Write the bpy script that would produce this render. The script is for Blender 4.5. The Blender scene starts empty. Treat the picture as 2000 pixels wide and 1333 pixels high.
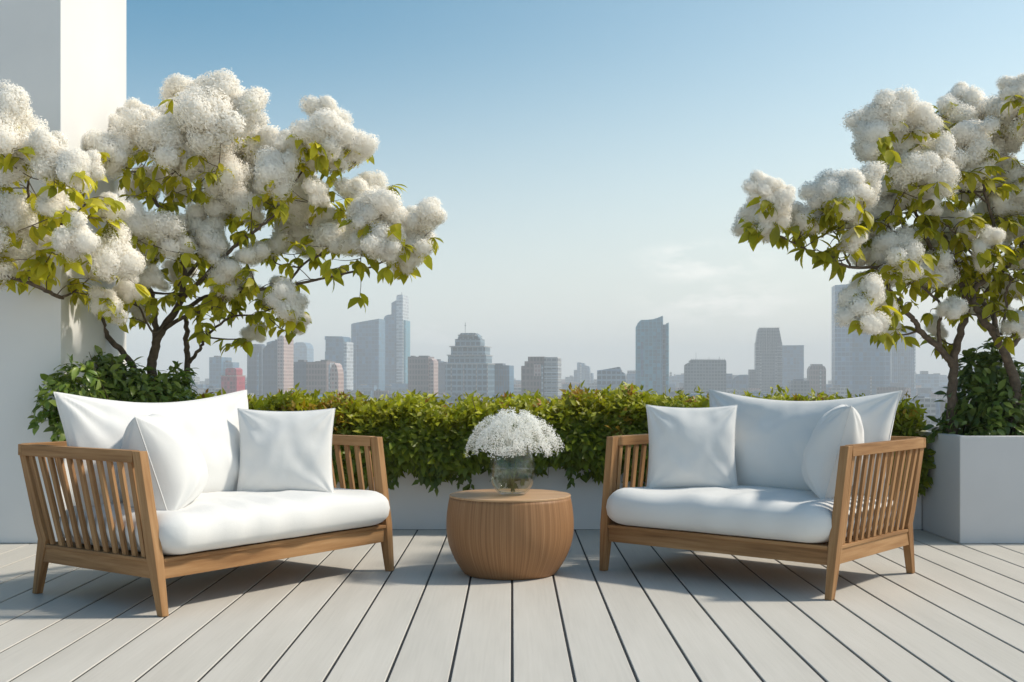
import bpy, math, random
import numpy as np
from mathutils import Vector, Matrix, noise as mnoise

R = math.radians
rng = np.random.default_rng(11)
random.seed(11)
scene = bpy.context.scene
COL = scene.collection

# ------------------------------------------------------------------ camera
F = 2300.0                      # focal length in pixels of the 2000 px wide photograph
HORIZON = 738.0
cam_d = bpy.data.cameras.new("camera")
cam_d.sensor_width = 36.0
cam_d.lens = F / 2000.0 * 36.0
cam_d.shift_y = (HORIZON - 666.5) / 2000.0
cam_d.clip_start = 0.05
cam_d.clip_end = 40000.0
cam = bpy.data.objects.new("camera", cam_d)
COL.objects.link(cam)
cam.location = (0, 0, 1.0)
cam.rotation_euler = (R(90), 0, 0)
scene.camera = cam


def at(x, y, Y):
    """world point seen at photograph pixel (x, y) at distance Y"""
    return Vector(((x - 1000.0) / F * Y, Y, 1.0 - (y - HORIZON) / F * Y))


# ------------------------------------------------------------------ light
SUN_AZ = Vector((0.992, 0.126))
SUN_EL = R(47)
SUNV = Vector((SUN_AZ.x * math.cos(SUN_EL), SUN_AZ.y * math.cos(SUN_EL), math.sin(SUN_EL))).normalized()
sd = bpy.data.lights.new("sun", 'SUN')
sd.energy = 2.7
sd.angle = R(5.0)
sd.color = (1.0, 0.92, 0.79)
sun = bpy.data.objects.new("sun", sd)
COL.objects.link(sun)
sun.rotation_euler = SUNV.to_track_quat('Z', 'Y').to_euler()

world = bpy.data.worlds.new("World")
scene.world = world
world.use_nodes = True
wn, wl = world.node_tree.nodes, world.node_tree.links
wn.clear()
sky = wn.new('ShaderNodeTexSky')
sky.sky_type = 'NISHITA'
sky.sun_disc = False
sky.sun_elevation = SUN_EL
sky.sun_rotation = math.atan2(SUN_AZ.x, SUN_AZ.y)
sky.altitude = 100
sky.air_density = 1.0
sky.dust_density = 0.45
sky.ozone_density = 3.5
bg = wn.new('ShaderNodeBackground')
bg.inputs['Strength'].default_value = 0.15
wo = wn.new('ShaderNodeOutputWorld')
# a few faint cloud wisps, fixed in the sky by direction
tc = wn.new('ShaderNodeTexCoord')
mp = wn.new('ShaderNodeMapping')
mp.inputs['Scale'].default_value = (15, 15, 46)
nz = wn.new('ShaderNodeTexNoise')
nz.inputs['Scale'].default_value = 1.3
nz.inputs['Detail'].default_value = 7
nz.inputs['Roughness'].default_value = 0.6
rp = wn.new('ShaderNodeValToRGB')
rp.color_ramp.elements[0].position = 0.44
rp.color_ramp.elements[1].position = 0.64
wl.new(tc.outputs['Generated'], mp.inputs['Vector'])
wl.new(mp.outputs[0], nz.inputs['Vector'])
wl.new(nz.outputs['Fac'], rp.inputs['Fac'])
cloud_mask = None
for (cx, cy, w, amp) in ((1375, 512, 0.075, 0.5), (1400, 592, 0.09, 0.5), (868, 655, 0.05, 0.35)):
    d = (at(cx, cy, 1.0) - Vector((0, 0, 1))).normalized()
    sub = wn.new('ShaderNodeVectorMath'); sub.operation = 'SUBTRACT'
    sub.inputs[1].default_value = d
    scl = wn.new('ShaderNodeVectorMath'); scl.operation = 'MULTIPLY'
    scl.inputs[1].default_value = (1, 1, 3.2)
    ln = wn.new('ShaderNodeVectorMath'); ln.operation = 'LENGTH'
    mr = wn.new('ShaderNodeMapRange')
    mr.interpolation_type = 'SMOOTHSTEP'
    mr.inputs['From Min'].default_value = w * 0.25
    mr.inputs['From Max'].default_value = w
    mr.inputs['To Min'].default_value = amp
    mr.inputs['To Max'].default_value = 0
    wl.new(tc.outputs['Generated'], sub.inputs[0])
    wl.new(sub.outputs[0], scl.inputs[0])
    wl.new(scl.outputs[0], ln.inputs[0])
    wl.new(ln.outputs['Value'], mr.inputs['Value'])
    if cloud_mask is None:
        cloud_mask = mr.outputs[0]
    else:
        mx = wn.new('ShaderNodeMath'); mx.operation = 'MAXIMUM'
        wl.new(cloud_mask, mx.inputs[0]); wl.new(mr.outputs[0], mx.inputs[1])
        cloud_mask = mx.outputs[0]
mm = wn.new('ShaderNodeMath'); mm.operation = 'MULTIPLY'
wl.new(cloud_mask, mm.inputs[0]); wl.new(rp.outputs['Color'], mm.inputs[1])
mix = wn.new('ShaderNodeMix'); mix.data_type = 'RGBA'
mix.inputs['B'].default_value = (6.6, 6.3, 5.9, 1)
wl.new(mm.outputs[0], mix.inputs['Factor'])
# thin bright veil of high cloud towards the sun, deeper clear blue away from it
vd = wn.new('ShaderNodeVectorMath'); vd.operation = 'DOT_PRODUCT'
vd.inputs[1].default_value = (SUN_AZ.x, SUN_AZ.y, 0.0)
vr = wn.new('ShaderNodeMapRange'); vr.interpolation_type = 'SMOOTHSTEP'
vr.inputs['From Min'].default_value = -0.30; vr.inputs['From Max'].default_value = 0.75
wl.new(tc.outputs['Generated'], vd.inputs[0]); wl.new(vd.outputs['Value'], vr.inputs['Value'])
vc = wn.new('ShaderNodeMix'); vc.data_type = 'RGBA'
vc.inputs['A'].default_value = (0.22, 0.53, 0.53, 1); vc.inputs['B'].default_value = (1.34, 1.12, 0.79, 1)
wl.new(vr.outputs[0], vc.inputs['Factor'])
vm = wn.new('ShaderNodeMix'); vm.data_type = 'RGBA'; vm.blend_type = 'MULTIPLY'; vm.inputs['Factor'].default_value = 1
wl.new(sky.outputs[0], vm.inputs['A']); wl.new(vc.outputs['Result'], vm.inputs['B'])
# pale bank of mist low over the horizon
sz = wn.new('ShaderNodeSeparateXYZ'); wl.new(tc.outputs['Generated'], sz.inputs[0])
hz = wn.new('ShaderNodeMapRange'); hz.interpolation_type = 'SMOOTHSTEP'
hz.inputs['From Min'].default_value = -0.02; hz.inputs['From Max'].default_value = 0.31
hz.inputs['To Min'].default_value = 0.88; hz.inputs['To Max'].default_value = 0.0
wl.new(sz.outputs['Z'], hz.inputs['Value'])
hm = wn.new('ShaderNodeMix'); hm.data_type = 'RGBA'; hm.inputs['B'].default_value = (4.35, 4.2, 4.0, 1)
wl.new(hz.outputs[0], hm.inputs['Factor']); wl.new(vm.outputs['Result'], hm.inputs['A'])
wl.new(hm.outputs['Result'], mix.inputs['A'])
wl.new(mix.outputs['Result'], bg.inputs['Color'])
wl.new(bg.outputs[0], wo.inputs['Surface'])

scene.view_settings.view_transform = 'Standard'
scene.view_settings.look = 'None'
scene.view_settings.gamma = 1.0
scene.view_settings.use_curve_mapping = False
scene.view_settings.exposure = 0.56
scene.render.engine = 'CYCLES'
cy = scene.cycles
cy.max_bounces = 24
cy.diffuse_bounces = 18
cy.glossy_bounces = 4
cy.transmission_bounces = 18
cy.transparent_max_bounces = 24
cy.volume_bounces = 2
cy.caustics_refractive = False
cy.caustics_reflective = False
cy.sample_clamp_indirect = 6.0
cy.use_denoising = True


# ------------------------------------------------------------------ helpers: objects
def tag(o, label=None, cat=None, group=None, kind=None):
    if label: o['label'] = label
    if cat: o['category'] = cat
    if group: o['group'] = group
    if kind: o['kind'] = kind
    return o


def empty(name, loc, rz=0.0):
    o = bpy.data.objects.new(name, None)
    o.empty_display_size = 0.1
    o.location = loc
    o.rotation_euler = (0, 0, rz)
    COL.objects.link(o)
    return o


def link(name, me, mat=None, parent=None, loc=None):
    o = bpy.data.objects.new(name, me)
    COL.objects.link(o)
    if mat is not None and not me.materials:
        me.materials.append(mat)
    if parent is not None:
        o.parent = parent
    if loc is not None:
        o.location = loc
    return o


def np_mesh(name, V, faces, smooth=False, cols=None, grain=None):
    me = bpy.data.meshes.new(name)
    if isinstance(faces, np.ndarray):
        n, k = faces.shape
        me.vertices.add(len(V)); me.vertices.foreach_set('co', np.asarray(V, np.float32).ravel())
        me.loops.add(n * k); me.loops.foreach_set('vertex_index', faces.astype(np.int32).ravel())
        me.polygons.add(n)
        me.polygons.foreach_set('loop_start', np.arange(0, n * k, k, dtype=np.int32))
        me.update(calc_edges=True)
    else:
        me.from_pydata([tuple(v) for v in V], [], faces)
        me.update()
    if smooth:
        me.polygons.foreach_set('use_smooth', np.ones(len(me.polygons), dtype=bool))
    if cols is not None:
        a = me.color_attributes.new('tint', 'FLOAT_COLOR', 'POINT')
        c = np.ones((len(V), 4), np.float32); c[:, :3] = cols
        a.data.foreach_set('color', c.ravel())
    if grain is not None:
        a = me.attributes.new('grain', 'FLOAT_VECTOR', 'POINT')
        a.data.foreach_set('vector', np.asarray(grain, np.float32).ravel())
    me.validate()
    return me


def fbm(x, y, z, s, seed=0.0, octs=3):
    v = 0; a = 1; t_ = 0
    for o_ in range(octs):
        v += a * mnoise.noise(Vector((x * s + seed, y * s - seed, z * s + seed * .7))); t_ += a
        a *= .5; s *= 2.1
    return v / t_


class MB:
    """collects shapes into one mesh"""
    def __init__(s):
        s.v, s.f, s.g = [], [], []

    def add(s, verts, faces, grain=None):
        n = len(s.v)
        s.v += [tuple(v) for v in verts]
        s.f += [[i + n for i in f] for f in faces]
        s.g += [tuple(g) for g in (grain if grain is not None else verts)]

    def loft(s, secs, cap=True):
        """secs: list of rings of equal length"""
        k = len(secs[0]); o = random.random() * 50
        V, G, Fc = [], [], []
        L = 0.0; prev = None
        for r in secs:
            c = sum((Vector(p) for p in r), Vector()) / k
            if prev is not None: L += (c - prev).length
            prev = c
            for p in r:
                V.append(p)
                q = Vector(p) - c
                G.append((L + o, q.x + q.y + o, q.z - q.y * 0.6 + o))
        m = len(secs)
        for i in range(m - 1):
            for j in range(k):
                a, b = i * k + j, i * k + (j + 1) % k
                Fc.append([a, b, b + k, a + k])
        if cap:
            Fc.append(list(range(k))[::-1]); Fc.append([(m - 1) * k + j for j in range(k)])
        s.add(V, Fc, G)

    def box(s, x0, x1, y0, y1, z0, z1):
        s.loft([[(x0, y0, z0), (x1, y0, z0), (x1, y1, z0), (x0, y1, z0)],
                [(x0, y0, z1), (x1, y0, z1), (x1, y1, z1), (x0, y1, z1)]])

    def xbeam(s, x0, x1, y0, y1, z0, z1):
        s.loft([[(x0, y0, z0), (x0, y1, z0), (x0, y1, z1), (x0, y0, z1)],
                [(x1, y0, z0), (x1, y1, z0), (x1, y1, z1), (x1, y0, z1)]])

    def beam(s, p0, p1, side, w0, t0, w1=None, t1=None, fix_up=None):
        p0, p1, side = Vector(p0), Vector(p1), Vector(side).normalized()
        ax = (p1 - p0).normalized()
        n = ax.cross(side).normalized() if fix_up is None else Vector(fix_up)
        w1 = w0 if w1 is None else w1; t1 = t0 if t1 is None else t1
        secs = []
        for p, w, t in ((p0, w0, t0), (p1, w1, t1)):
            secs.append([p - side * w / 2 - n * t / 2, p + side * w / 2 - n * t / 2,
                         p + side * w / 2 + n * t / 2, p - side * w / 2 + n * t / 2])
        s.loft(secs)

    def tube(s, pts, rad, k=8, cap=True):
        secs = []
        pts = [Vector(p) for p in pts]
        ref = None
        for i, p in enumerate(pts):
            t = (pts[min(i + 1, len(pts) - 1)] - pts[max(i - 1, 0)])
            if t.length < 1e-7: t = Vector((0, 0, 1))
            t.normalize()
            if ref is None:
                ref = t.orthogonal().normalized()
            else:
                ref = (ref - t * ref.dot(t)).normalized()
            b = t.cross(ref)
            r = rad[i] if hasattr(rad, '__len__') else rad
            secs.append([p + (ref * math.cos(2 * math.pi * j / k) + b * math.sin(2 * math.pi * j / k)) * r for j in range(k)])
        s.loft(secs, cap)

    def lathe(s, prof, k=64, cap_bottom=True, cap_top=True):
        secs = [[(r * math.cos(2 * math.pi * j / k), r * math.sin(2 * math.pi * j / k), z) for j in range(k)] for r, z in prof]
        V = [p for q in secs for p in q]; Fc = []
        for i in range(len(secs) - 1):
            for j in range(k):
                a, b = i * k + j, i * k + (j + 1) % k
                Fc.append([a, b, b + k, a + k])
        if cap_bottom: Fc.append(list(range(k))[::-1])
        if cap_top: Fc.append([(len(secs) - 1) * k + j for j in range(k)])
        s.add(V, Fc)

    def mesh(s, name, smooth=False):
        return np_mesh(name, s.v, s.f, smooth=smooth, grain=s.g)

    def build(s, name, mat, parent=None, smooth=False, bevel=0.0, loc=None):
        o = link(name, s.mesh(name, smooth), mat, parent, loc)
        if bevel:
            m = o.modifiers.new('bevel', 'BEVEL'); m.width = bevel; m.segments = 2; m.limit_method = 'ANGLE'
            m.angle_limit = R(35)
        return o


# ------------------------------------------------------------------ helpers: materials
def new_mat(name):
    m = bpy.data.materials.new(name); m.use_nodes = True
    n, l = m.node_tree.nodes, m.node_tree.links
    n.clear()
    out = n.new('ShaderNodeOutputMaterial')
    return m, n, l, out


def pbsdf(n, base=(0.8, 0.8, 0.8), rough=0.6, spec=0.5):
    p = n.new('ShaderNodeBsdfPrincipled')
    p.inputs['Base Color'].default_value = (*base, 1)
    p.inputs['Roughness'].default_value = rough
    p.inputs['Specular IOR Level'].default_value = spec
    return p


def ramp(n, stops):
    r = n.new('ShaderNodeValToRGB')
    e = r.color_ramp.elements
    while len(e) < len(stops): e.new(0.5)
    for el, (p, c) in zip(e, stops):
        el.position = p; el.color = (*c, 1)
    return r


def noise_n(n, l, vec, scale=(1, 1, 1), s=1.0, det=5, rough=0.55):
    m = n.new('ShaderNodeMapping'); m.inputs['Scale'].default_value = scale
    t = n.new('ShaderNodeTexNoise')
    t.inputs['Scale'].default_value = s; t.inputs['Detail'].default_value = det
    t.inputs['Roughness'].default_value = rough
    l.new(vec, m.inputs['Vector']); l.new(m.outputs[0], t.inputs['Vector'])
    return t


def mat_wood(name, dark, mid, light, vec='grain', rough=0.62, sc=(3.0, 60, 60)):
    m, n, l, out = new_mat(name)
    p = pbsdf(n, mid, rough, 0.18)
    if vec == 'grain':
        a = n.new('ShaderNodeAttribute'); a.attribute_name = 'grain'; v = a.outputs['Vector']
    elif vec == 'drum':          # grain running up the staves of a round body
        a = n.new('ShaderNodeTexCoord')
        sx = n.new('ShaderNodeSeparateXYZ'); l.new(a.outputs['Object'], sx.inputs[0])
        ng = n.new('ShaderNodeMath'); ng.operation = 'MULTIPLY'; ng.inputs[1].default_value = -1
        l.new(sx.outputs['Y'], ng.inputs[0])
        at_ = n.new('ShaderNodeMath'); at_.operation = 'ARCTAN2'
        l.new(sx.outputs['X'], at_.inputs[0]); l.new(ng.outputs[0], at_.inputs[1])
        cx = n.new('ShaderNodeCombineXYZ'); l.new(at_.outputs[0], cx.inputs[0]); l.new(sx.outputs['Z'], cx.inputs[2])
        v = cx.outputs[0]
    else:
        a = n.new('ShaderNodeTexCoord'); v = a.outputs['Object']
    t1 = noise_n(n, l, v, sc, 1.0, 6, 0.6)
    t2 = noise_n(n, l, v, (sc[0] * .4, sc[1] * .22, sc[2] * .22), 1.0, 3, 0.5)
    ad = n.new('ShaderNodeMath'); ad.operation = 'MULTIPLY_ADD'; ad.inputs[1].default_value = 0.55
    l.new(t2.outputs['Fac'], ad.inputs[0])
    mu = n.new('ShaderNodeMath'); mu.operation = 'MULTIPLY'; mu.inputs[1].default_value = 0.45
    l.new(t1.outputs['Fac'], mu.inputs[0]); l.new(mu.outputs[0], ad.inputs[2])
    r = ramp(n, [(0.32, dark), (0.5, mid), (0.68, light)])
    l.new(ad.outputs[0], r.inputs['Fac']); l.new(r.outputs[0], p.inputs['Base Color'])
    b = n.new('ShaderNodeBump'); b.inputs['Strength'].default_value = 0.12; b.inputs['Distance'].default_value = 0.002
    l.new(t1.outputs['Fac'], b.inputs['Height']); l.new(b.outputs[0], p.inputs['Normal'])
    l.new(p.outputs[0], out.inputs['Surface'])
    return m


def mat_plain(name, base, rough=0.7, var=0.06, scale=4.0, bump=0.0, bscale=300, spec=0.4):
    m, n, l, out = new_mat(name)
    p = pbsdf(n, base, rough, spec)
    c = n.new('ShaderNodeTexCoord')
    t = noise_n(n, l, c.outputs['Object'], (1, 1, 1), scale, 6, 0.6)
    r = ramp(n, [(0.3, tuple(x * (1 - var) for x in base)), (0.7, tuple(min(1, x * (1 + var)) for x in base))])
    l.new(t.outputs['Fac'], r.inputs['Fac']); l.new(r.outputs[0], p.inputs['Base Color'])
    if bump:
        t2 = noise_n(n, l, c.outputs['Object'], (1, 1, 1), bscale, 3, 0.6)
        b = n.new('ShaderNodeBump'); b.inputs['Strength'].default_value = bump; b.inputs['Distance'].default_value = 0.003
        l.new(t2.outputs['Fac'], b.inputs['Height']); l.new(b.outputs[0], p.inputs['Normal'])
    l.new(p.outputs[0], out.inputs['Surface'])
    return m


def mat_leaf(name, trans=0.35, rough=0.45, spec=0.4, mul=(1.25, 1.3, 0.7)):
    m, n, l, out = new_mat(name)
    a = n.new('ShaderNodeAttribute'); a.attribute_name = 'tint'
    p = pbsdf(n, (0.1, 0.2, 0.03), rough, spec)
    l.new(a.outputs['Color'], p.inputs['Base Color'])
    tr = n.new('ShaderNodeBsdfTranslucent')
    mx = n.new('ShaderNodeMix'); mx.data_type = 'RGBA'; mx.blend_type = 'MULTIPLY'
    mx.inputs['Factor'].default_value = 1; mx.inputs['B'].default_value = (*mul, 1)
    l.new(a.outputs['Color'], mx.inputs['A']); l.new(mx.outputs['Result'], tr.inputs['Color'])
    ms = n.new('ShaderNodeMixShader'); ms.inputs[0].default_value = trans
    l.new(p.outputs[0], ms.inputs[1]); l.new(tr.outputs[0], ms.inputs[2]); l.new(ms.outputs[0], out.inputs['Surface'])
    return m


def mat_petal(name, col=(0.985, 0.965, 0.92), trans=0.5):
    m, n, l, out = new_mat(name)
    d = n.new('ShaderNodeBsdfDiffuse'); d.inputs['Color'].default_value = (*col, 1)
    tr = n.new('ShaderNodeBsdfTranslucent'); tr.inputs['Color'].default_value = (*col, 1)
    ms = n.new('ShaderNodeMixShader'); ms.inputs[0].default_value = trans
    l.new(d.outputs[0], ms.inputs[1]); l.new(tr.outputs[0], ms.inputs[2]); l.new(ms.outputs[0], out.inputs['Surface'])
    return m


def mat_fabric(name):
    m, n, l, out = new_mat(name)
    p = pbsdf(n, (0.715, 0.71, 0.695), 0.85, 0.2)
    p.inputs['Sheen Weight'].default_value = 0.15
    c = n.new('ShaderNodeTexCoord')
    t = noise_n(n, l, c.outputs['Object'], (1, 1, 1), 420, 2, 0.5)
    t2 = noise_n(n, l, c.outputs['Object'], (1, 1, 1), 16, 4, 0.6)
    ad = n.new('ShaderNodeMath'); ad.operation = 'MULTIPLY_ADD'; ad.inputs[1].default_value = 3.0
    l.new(t2.outputs['Fac'], ad.inputs[0]); l.new(t.outputs['Fac'], ad.inputs[2])
    b = n.new('ShaderNodeBump'); b.inputs['Strength'].default_value = 0.22; b.inputs['Distance'].default_value = 0.002
    l.new(ad.outputs[0], b.inputs['Height']); l.new(b.outputs[0], p.inputs['Normal'])
    l.new(p.outputs[0], out.inputs['Surface'])
    return m


def mat_facade(name, glass, frame, fh=4.0, cw=3.2, hline=0.3, vline=0.12, rough=0.35, spec=0.6):
    """curtain wall: storeys of height fh, bays of width cw, in metres of the building itself"""
    m, n, l, out = new_mat(name)
    p = pbsdf(n, glass, rough, spec)
    c = n.new('ShaderNodeTexCoord')
    sx = n.new('ShaderNodeSeparateXYZ'); l.new(c.outputs['Object'], sx.inputs[0])
    def mth(op, a, b=None):
        k = n.new('ShaderNodeMath'); k.operation = op
        for i, q in enumerate((a, b)):
            if q is None: continue
            if isinstance(q, (int, float)): k.inputs[i].default_value = q
            else: l.new(q, k.inputs[i])
        return k.outputs[0]
    h = mth('ADD', sx.outputs['X'], sx.outputs['Y'])
    zf = mth('DIVIDE', sx.outputs['Z'], fh); hf = mth('DIVIDE', h, cw)
    zline = mth('LESS_THAN', mth('FRACT', zf), hline)
    vl = mth('LESS_THAN', mth('FRACT', hf), vline)
    line = mth('MAXIMUM', zline, vl)
    cell = n.new('ShaderNodeCombineXYZ')
    l.new(mth('FLOOR', hf), cell.inputs[0]); l.new(mth('FLOOR', zf), cell.inputs[1])
    w = n.new('ShaderNodeTexWhiteNoise'); w.noise_dimensions = '2D'; l.new(cell.outputs[0], w.inputs['Vector'])
    r = ramp(n, [(0.0, tuple(x * 0.6 for x in glass)), (0.8, glass), (1.0, tuple(min(1, x * 1.5) for x in glass))])
    l.new(w.outputs['Value'], r.inputs['Fac'])
    t2 = noise_n(n, l, c.outputs['Object'], (1, 1, .4), 0.03, 3, 0.5)
    mx = n.new('ShaderNodeMix'); mx.data_type = 'RGBA'
    l.new(line, mx.inputs['Factor']); l.new(r.outputs[0], mx.inputs['A']); mx.inputs['B'].default_value = (*frame, 1)
    mv = n.new('ShaderNodeMix'); mv.data_type = 'RGBA'; mv.blend_type = 'MULTIPLY'; mv.inputs['Factor'].default_value = 0.6
    r2 = ramp(n, [(0.3, (0.65, 0.65, 0.65)), (0.7, (1.2, 1.2, 1.2))]); l.new(t2.outputs['Fac'], r2.inputs['Fac'])
    l.new(mx.outputs['Result'], mv.inputs['A']); l.new(r2.outputs[0], mv.inputs['B'])
    l.new(mv.outputs['Result'], p.inputs['Base Color'])
    l.new(p.outputs[0], out.inputs['Surface'])
    return m


M = {}
M['wood'] = mat_wood('teak', (0.17, 0.082, 0.033), (0.33, 0.178, 0.078), (0.46, 0.275, 0.135))
M['walnut'] = mat_wood('table_wood', (0.19, 0.095, 0.045), (0.295, 0.155, 0.073), (0.40, 0.225, 0.115), vec='drum', sc=(85, 1, 3.5), rough=0.5)
M['tabletop'] = mat_wood('table_top_wood', (0.34, 0.19, 0.095), (0.46, 0.28, 0.15), (0.54, 0.36, 0.21), vec='obj', sc=(4, 60, 4), rough=0.45)
M['fabric'] = mat_fabric('white_fabric')
M['plaster'] = mat_plain('white_plaster', (0.61, 0.61, 0.62), 0.75, 0.03, 3.0, 0.15, 160)
M['wall'] = mat_plain('wall_plaster', (0.75, 0.745, 0.735), 0.75, 0.035, 1.6, 0.15, 160)
M['planter'] = mat_plain('planter_plaster', (0.64, 0.64, 0.64), 0.7, 0.04, 2.5, 0.12, 160)
M['soil'] = mat_plain('soil', (0.05, 0.035, 0.022), 0.95, 0.4, 20, 0.8, 60)
M['bark'] = mat_plain('bark', (0.12, 0.09, 0.065), 0.85, 0.45, 22, 0.9, 90)
M['twig'] = mat_plain('green_twig', (0.10, 0.09, 0.035), 0.8, 0.35, 30)
M['leaf'] = mat_leaf('tree_leaf', 0.5)
M['hedge_leaf'] = mat_leaf('hedge_leaf', 0.35)
M['shrub_leaf'] = mat_leaf('shrub_leaf', 0.25, 0.32, 0.5)
M['petal'] = mat_petal('white_blossom')
M['breath'] = mat_petal('bouquet_floret', (0.94, 0.94, 0.91), 0.5)
M['stem'] = mat_plain('green_stem', (0.09, 0.13, 0.04), 0.6, 0.25, 40)
M['dark_gap'] = mat_plain('shadow_gap', (0.03, 0.03, 0.03), 0.9)

# deck boards: painted timber, grain along the board
m, n, l, out = new_mat('deck_paint')
p = pbsdf(n, (0.5, 0.48, 0.45), 0.5, 0.35)
ga = n.new('ShaderNodeAttribute'); ga.attribute_name = 'grain'
t1 = noise_n(n, l, ga.outputs['Vector'], (90, 2.2, 1), 1.0, 6, 0.65)
t2 = noise_n(n, l, ga.outputs['Vector'], (5, 0.8, 1), 1.0, 4, 0.55)
ad = n.new('ShaderNodeMath'); ad.operation = 'MULTIPLY_ADD'; ad.inputs[1].default_value = 0.5
l.new(t1.outputs['Fac'], ad.inputs[0])
mu = n.new('ShaderNodeMath'); mu.operation = 'MULTIPLY'; mu.inputs[1].default_value = 0.5
l.new(t2.outputs['Fac'], mu.inputs[0]); l.new(mu.outputs[0], ad.inputs[2])
r = ramp(n, [(0.3, (0.49, 0.462, 0.415)), (0.5, (0.55, 0.52, 0.47)), (0.7, (0.595, 0.565, 0.515))])
l.new(ad.outputs[0], r.inputs['Fac']); l.new(r.outputs[0], p.inputs['Base Color'])
b = n.new('ShaderNodeBump'); b.inputs['Strength'].default_value = 0.12; b.inputs['Distance'].default_value = 0.0015
l.new(t1.outputs['Fac'], b.inputs['Height']); l.new(b.outputs[0], p.inputs['Normal'])
rr = n.new('ShaderNodeMapRange'); rr.inputs['To Min'].default_value = 0.42; rr.inputs['To Max'].default_value = 0.62
l.new(t2.outputs['Fac'], rr.inputs['Value']); l.new(rr.outputs[0], p.inputs['Roughness'])
l.new(p.outputs[0], out.inputs['Surface'])
M['deck'] = m

m, n, l, out = new_mat('clear_glass')
tr = n.new('ShaderNodeBsdfTransparent'); tr.inputs['Color'].default_value = (0.985, 0.99, 0.985, 1)
g = n.new('ShaderNodeBsdfGlossy'); g.inputs['Roughness'].default_value = 0.02
fc = n.new('ShaderNodeLayerWeight'); fc.inputs['Blend'].default_value = 0.5
pw = n.new('ShaderNodeMath'); pw.operation = 'POWER'; pw.inputs[1].default_value = 3.6
l.new(fc.outputs['Facing'], pw.inputs[0])
lw = n.new('ShaderNodeMath'); lw.operation = 'MULTIPLY_ADD'; lw.inputs[1].default_value = 0.8; lw.inputs[2].default_value = 0.035
l.new(pw.outputs[0], lw.inputs[0])
ms = n.new('ShaderNodeMixShader'); l.new(lw.outputs[0], ms.inputs[0])
l.new(tr.outputs[0], ms.inputs[1]); l.new(g.outputs[0], ms.inputs[2])
l.new(ms.outputs[0], out.inputs['Surface']); M['glass'] = m
m, n, l, out = new_mat('vase_water')
tr = n.new('ShaderNodeBsdfTransparent'); tr.inputs['Color'].default_value = (0.95, 0.955, 0.90, 1)
g = n.new('ShaderNodeBsdfGlossy'); g.inputs['Roughness'].default_value = 0.03
fc = n.new('ShaderNodeLayerWeight'); fc.inputs['Blend'].default_value = 0.5
pw = n.new('ShaderNodeMath'); pw.operation = 'POWER'; pw.inputs[1].default_value = 4.0
l.new(fc.outputs['Facing'], pw.inputs[0])
lw = n.new('ShaderNodeMath'); lw.operation = 'MULTIPLY_ADD'; lw.inputs[1].default_value = 0.6; lw.inputs[2].default_value = 0.02
l.new(pw.outputs[0], lw.inputs[0])
ms = n.new('ShaderNodeMixShader'); l.new(lw.outputs[0], ms.inputs[0])
l.new(tr.outputs[0], ms.inputs[1]); l.new(g.outputs[0], ms.inputs[2])
l.new(ms.outputs[0], out.inputs['Surface']); M['water'] = m


# ------------------------------------------------------------------ setting: deck, walls, planters
GROUND = -75.0
d = MB()
PW, GAP = 0.207, 0.0095
for i in range(-30, 31):
    x0 = i * PW + GAP / 2; x1 = (i + 1) * PW - GAP / 2
    c = 0.0025
    off = random.random() * 100
    ys = (-4.0, 7.735)
    prof = [(x0, -0.065), (x0, -c), (x0 + c, 0), (x1 - c, 0), (x1, -c), (x1, -0.065)]
    V = [(x, y, z) for y in ys for x, z in prof]
    G = [(x - x0 + off, y + off, 0) for y in ys for x, z in prof]
    k = 6
    d.add(V, [[j, j + 1, j + 1 + k, j + k] for j in range(k - 1)] + [list(range(k)), [k + j for j in range(k)][::-1]], G)
deck = d.build('deck', M['deck']); tag(deck, kind='structure')
t = MB()
for i in range(-30, 32):
    t.box(i * PW - GAP / 2 - .004, i * PW + GAP / 2 + .004, -4.0, 7.735, -0.03, -0.0042)
M['caulk'] = mat_plain('black_caulk', (0.012, 0.012, 0.013), 0.6, .3, 30)
t.build('seam', M['caulk'], deck)
t = MB(); t.box(-6.3, 6.3, -4.0, 8.75, GROUND, -0.07)
tag(t.build('terrace', M['dark_gap']), kind='structure')

# left wall: tall, shaded front, sunlit end
t = MB(); t.box(-7.0, -2.72, 7.1, 8.31, 0.002, 4.6)
tag(t.build('plaster_wall', M['wall'], bevel=0.004), 'tall white plaster wall end rising behind the left flowering tree, sunlit on its narrow side', 'wall')


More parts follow.
